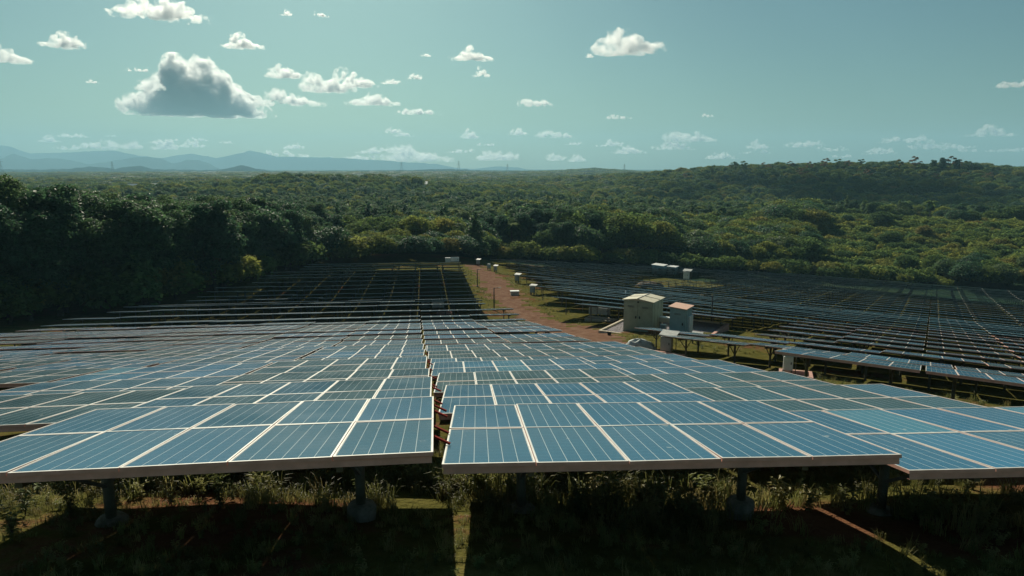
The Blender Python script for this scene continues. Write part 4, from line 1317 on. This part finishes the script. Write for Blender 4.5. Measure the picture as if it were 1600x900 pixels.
CL = [  # centre px, base py, width, height, label
 (255, 29, 156, 40, 'large white cloud cut by the top edge at left'), (97, 74, 60, 29, 'small domed cloud in the upper left'), (14, 97, 70, 32, 'cloud cut by the left picture edge'),
 (377, 75, 66, 27, 'two-lobed small white cloud above the big dark cloud'), (312, 179, 206, 88, 'biggest cumulus with bright rim and dark blue base'), (232, 140, 40, 34, 'bright puff on the left flank of the biggest cloud'), (446, 121, 60, 30, 'cloud puff right above the gap beside the big cloud'),
 (455, 164, 120, 32, 'low cloud bank joining the biggest cloud on its right'), (512, 143, 84, 38, 'mid-sized cloud with small grey core right of the big cloud'), (560, 136, 60, 26, 'bright cloud lobe joined right of the grey-cored cloud'),
 (583, 164, 86, 30, 'bright wing-shaped cloud below the grey-cored one'), (608, 131, 36, 14, 'small flat cloud right of the grey-cored cloud'), (652, 179, 78, 15, 'thin flat cloud with two lobes near the middle'),
 (738, 94, 72, 25, 'low domed white cloud in the upper middle'), (752, 120, 28, 16, 'small wisp under the upper middle cloud'), (982, 84, 108, 46, 'large bright arched cloud right of the middle'), (921, 90, 15, 13, 'tiny puff left of the arched cloud'),
 (837, 166, 58, 16, 'saddle-shaped small cloud in the middle'), (735, 216, 28, 19, 'small round grey-based cloud above the centre horizon'), (811, 211, 34, 13, 'small flat cloud right of the round grey one'), (966, 186, 44, 12, 'small flat cloud below the arched cloud'),
 (1106, 183, 18, 8, 'tiny cloud above the long flat cloud'), (1080, 221, 92, 22, 'long flat-based cloud above the hill at centre right'), (1055, 234, 80, 14, 'faint thin cloud under the long flat one'), (1187, 232, 40, 16, 'small cloud above the crest of the hill'),
 (1250, 230, 50, 10, 'thin faint cloud right of the small hill cloud'), (1300, 236, 50, 9, 'faint low streak of cloud above the right hill'), (1370, 238, 38, 14, 'small arched faint cloud above the right hill'), (1415, 223, 74, 15, 'flat cloud above the far right hill'), (1500, 232, 50, 9, 'faint thin cloud near the right edge'),
 (1545, 213, 86, 19, 'arched white cloud near the right picture edge'), (1575, 237, 70, 12, 'faint low cloud at the right picture edge'), (1586, 136, 56, 17, 'cloud cut by the right picture edge'),
 (77, 222, 30, 14, 'small domed grey cloud low on the left'), (140, 234, 130, 20, 'long low cloud bank over the left mountains'), (207, 232, 28, 22, 'tall narrow cloud low on the left'), (256, 233, 38, 28, 'heaped low cloud with two tiers'), (303, 230, 40, 17, 'small low cloud right of the two-tier one'),
 (440, 246, 130, 14, 'faint low cloud bank left of centre'), (655, 252, 112, 34, 'broad cumulus standing on the centre horizon'), (775, 250, 70, 30, 'heaped cumulus right of the broad horizon one'), (560, 250, 80, 14, 'faint haze cloud over the centre mountains'),
 (870, 251, 30, 18, 'small column of cloud right of the horizon cumulus'), (900, 252, 26, 24, 'tall faint cloud column above the low ridge'), (985, 240, 60, 18, 'ragged faint cloud above the low ridge'), (615, 208, 24, 13, 'tiny cloud above the broad horizon cumulus'),
 (448, 24, 20, 9, 'tiny wisp near the top left of centre'), (503, 26, 26, 8, 'faint wisp right of the tiny top one'), (146, 130, 22, 8, 'tiny faint wisp left of the biggest cloud'), (666, 88, 16, 9, 'tiny cloud left of the upper middle cloud'), (650, 124, 24, 11, 'small wisp right of the grey-cored cloud'), (215, 112, 40, 8, 'thin streak left of the biggest cloud')]
crng = np.random.default_rng(31)
WHERE = ['above the left mountains', 'left of the centre horizon', 'over the centre horizon', 'over the low central ridge', 'over the crest of the hill', 'over the right hill', 'near the right edge']
SZ = ['faint ragged', 'thin torn', 'tiny', 'pale wispy']
for k in range(22):
    x_ = 60 + 1500 * (k + crng.uniform(.1, .9)) / 22
    y_ = crng.uniform(212, 252); w_ = crng.uniform(22, 64)
    CL.append((x_, y_, w_, w_ * crng.uniform(.16, .30), f"{SZ[k % 4]} low cloud {WHERE[min(6, int(x_ / 229))]}, {ORD[k]} faint one from left"))
for k, (cx_, by_, wp, hp, lab) in enumerate(CL):
    el = max(.004, (262 - by_) / F)
    D = min(36000, max(12500, 2000 / el))
    r_ = ray(cx_, by_); sc_ = D / math.hypot(r_[0], r_[1])
    pos = r_ * sc_ + np.array([0, 0, CAMZ])
    wp *= 1.08; hp *= 1.1
    mpp = (pos[1] * CP - (pos[2] - CAMZ) * SP) / F
    W, H = wp * mpp, hp * mpp
    r = np.random.default_rng(500 + k)
    asp = wp / hp
    if lab.startswith('biggest'):
        bumps = [(-.30, .22, .92), (.04, .18, 1.0), (.26, .2, .74), (.46, .2, .60), (.78, .22, .30), (-.62, .18, .62), (-.85, .15, .35)]; n = 300
    elif 'arched' in lab and wp > 100:
        bumps = [(-.38, .26, 1.0), (.02, .25, .86), (.45, .3, .62), (-.8, .2, .5), (.85, .2, .4)]; n = 70
    else:
        nb = max(2, int(asp * .8)); bumps = [(r.uniform(-.75, .75), r.uniform(.25, .5) / math.sqrt(nb) * 1.6, r.uniform(.55, 1)) for _ in range(nb)] + [(0, .7, .45)]
        n = int(np.clip(14 + wp * .5, 10, 60))
    Dp = W * .45
    fine = .8 if n > 200 else 1.0
    me = puff_mesh('cloud', 600 + k, W, H, Dp, n, bumps, fine=fine)
    o = link('cloud', me, None, tuple(pos)); cloud_finish(o, H, k == 4)
    o.rotation_euler = (0, 0, -math.atan2(pos[0], pos[1]))
    tag(o, lab, 'cloud', 'fair weather clouds in the sky')
# cloud over the right hill, out of the picture, whose shade lies on the slope
o = link('cloud', puff_mesh('cloud', 900, 460, 120, 260, 60, [(0, .8, 1)]), None, tuple(np.array([205, 640, -8 + CAMZ]) + np.array(SUNV) * 1900)); cloud_finish(o, 120)
tag(o, 'cloud high above the frame, shading the wooded hill', 'cloud', 'fair weather clouds in the sky')

# ------------------------------------------------------------------ haze
zlo, zhi = float(GZ.min()) - 1.2, 480.0
o = MB().box((0, 0, (zlo + zhi) / 2), (21000, 21000, zhi - zlo)).build('haze', [], None)
M_haze = bpy.data.materials.new('haze'); M_haze.use_nodes = True
t = M_haze.node_tree; t.nodes.remove(t.nodes['Principled BSDF'])
pv = t.nodes.new('ShaderNodeVolumePrincipled'); pv.inputs['Color'].default_value = (.42, .76, .95, 1); pv.inputs['Density'].default_value = 1.3e-4; pv.inputs['Anisotropy'].default_value = .2
t.links.new(pv.outputs[0], t.nodes['Material Output'].inputs['Volume'])
o.data.materials.append(M_haze)
tag(o, 'pale blue-green air thickening toward the mountains', 'haze', kind='stuff')
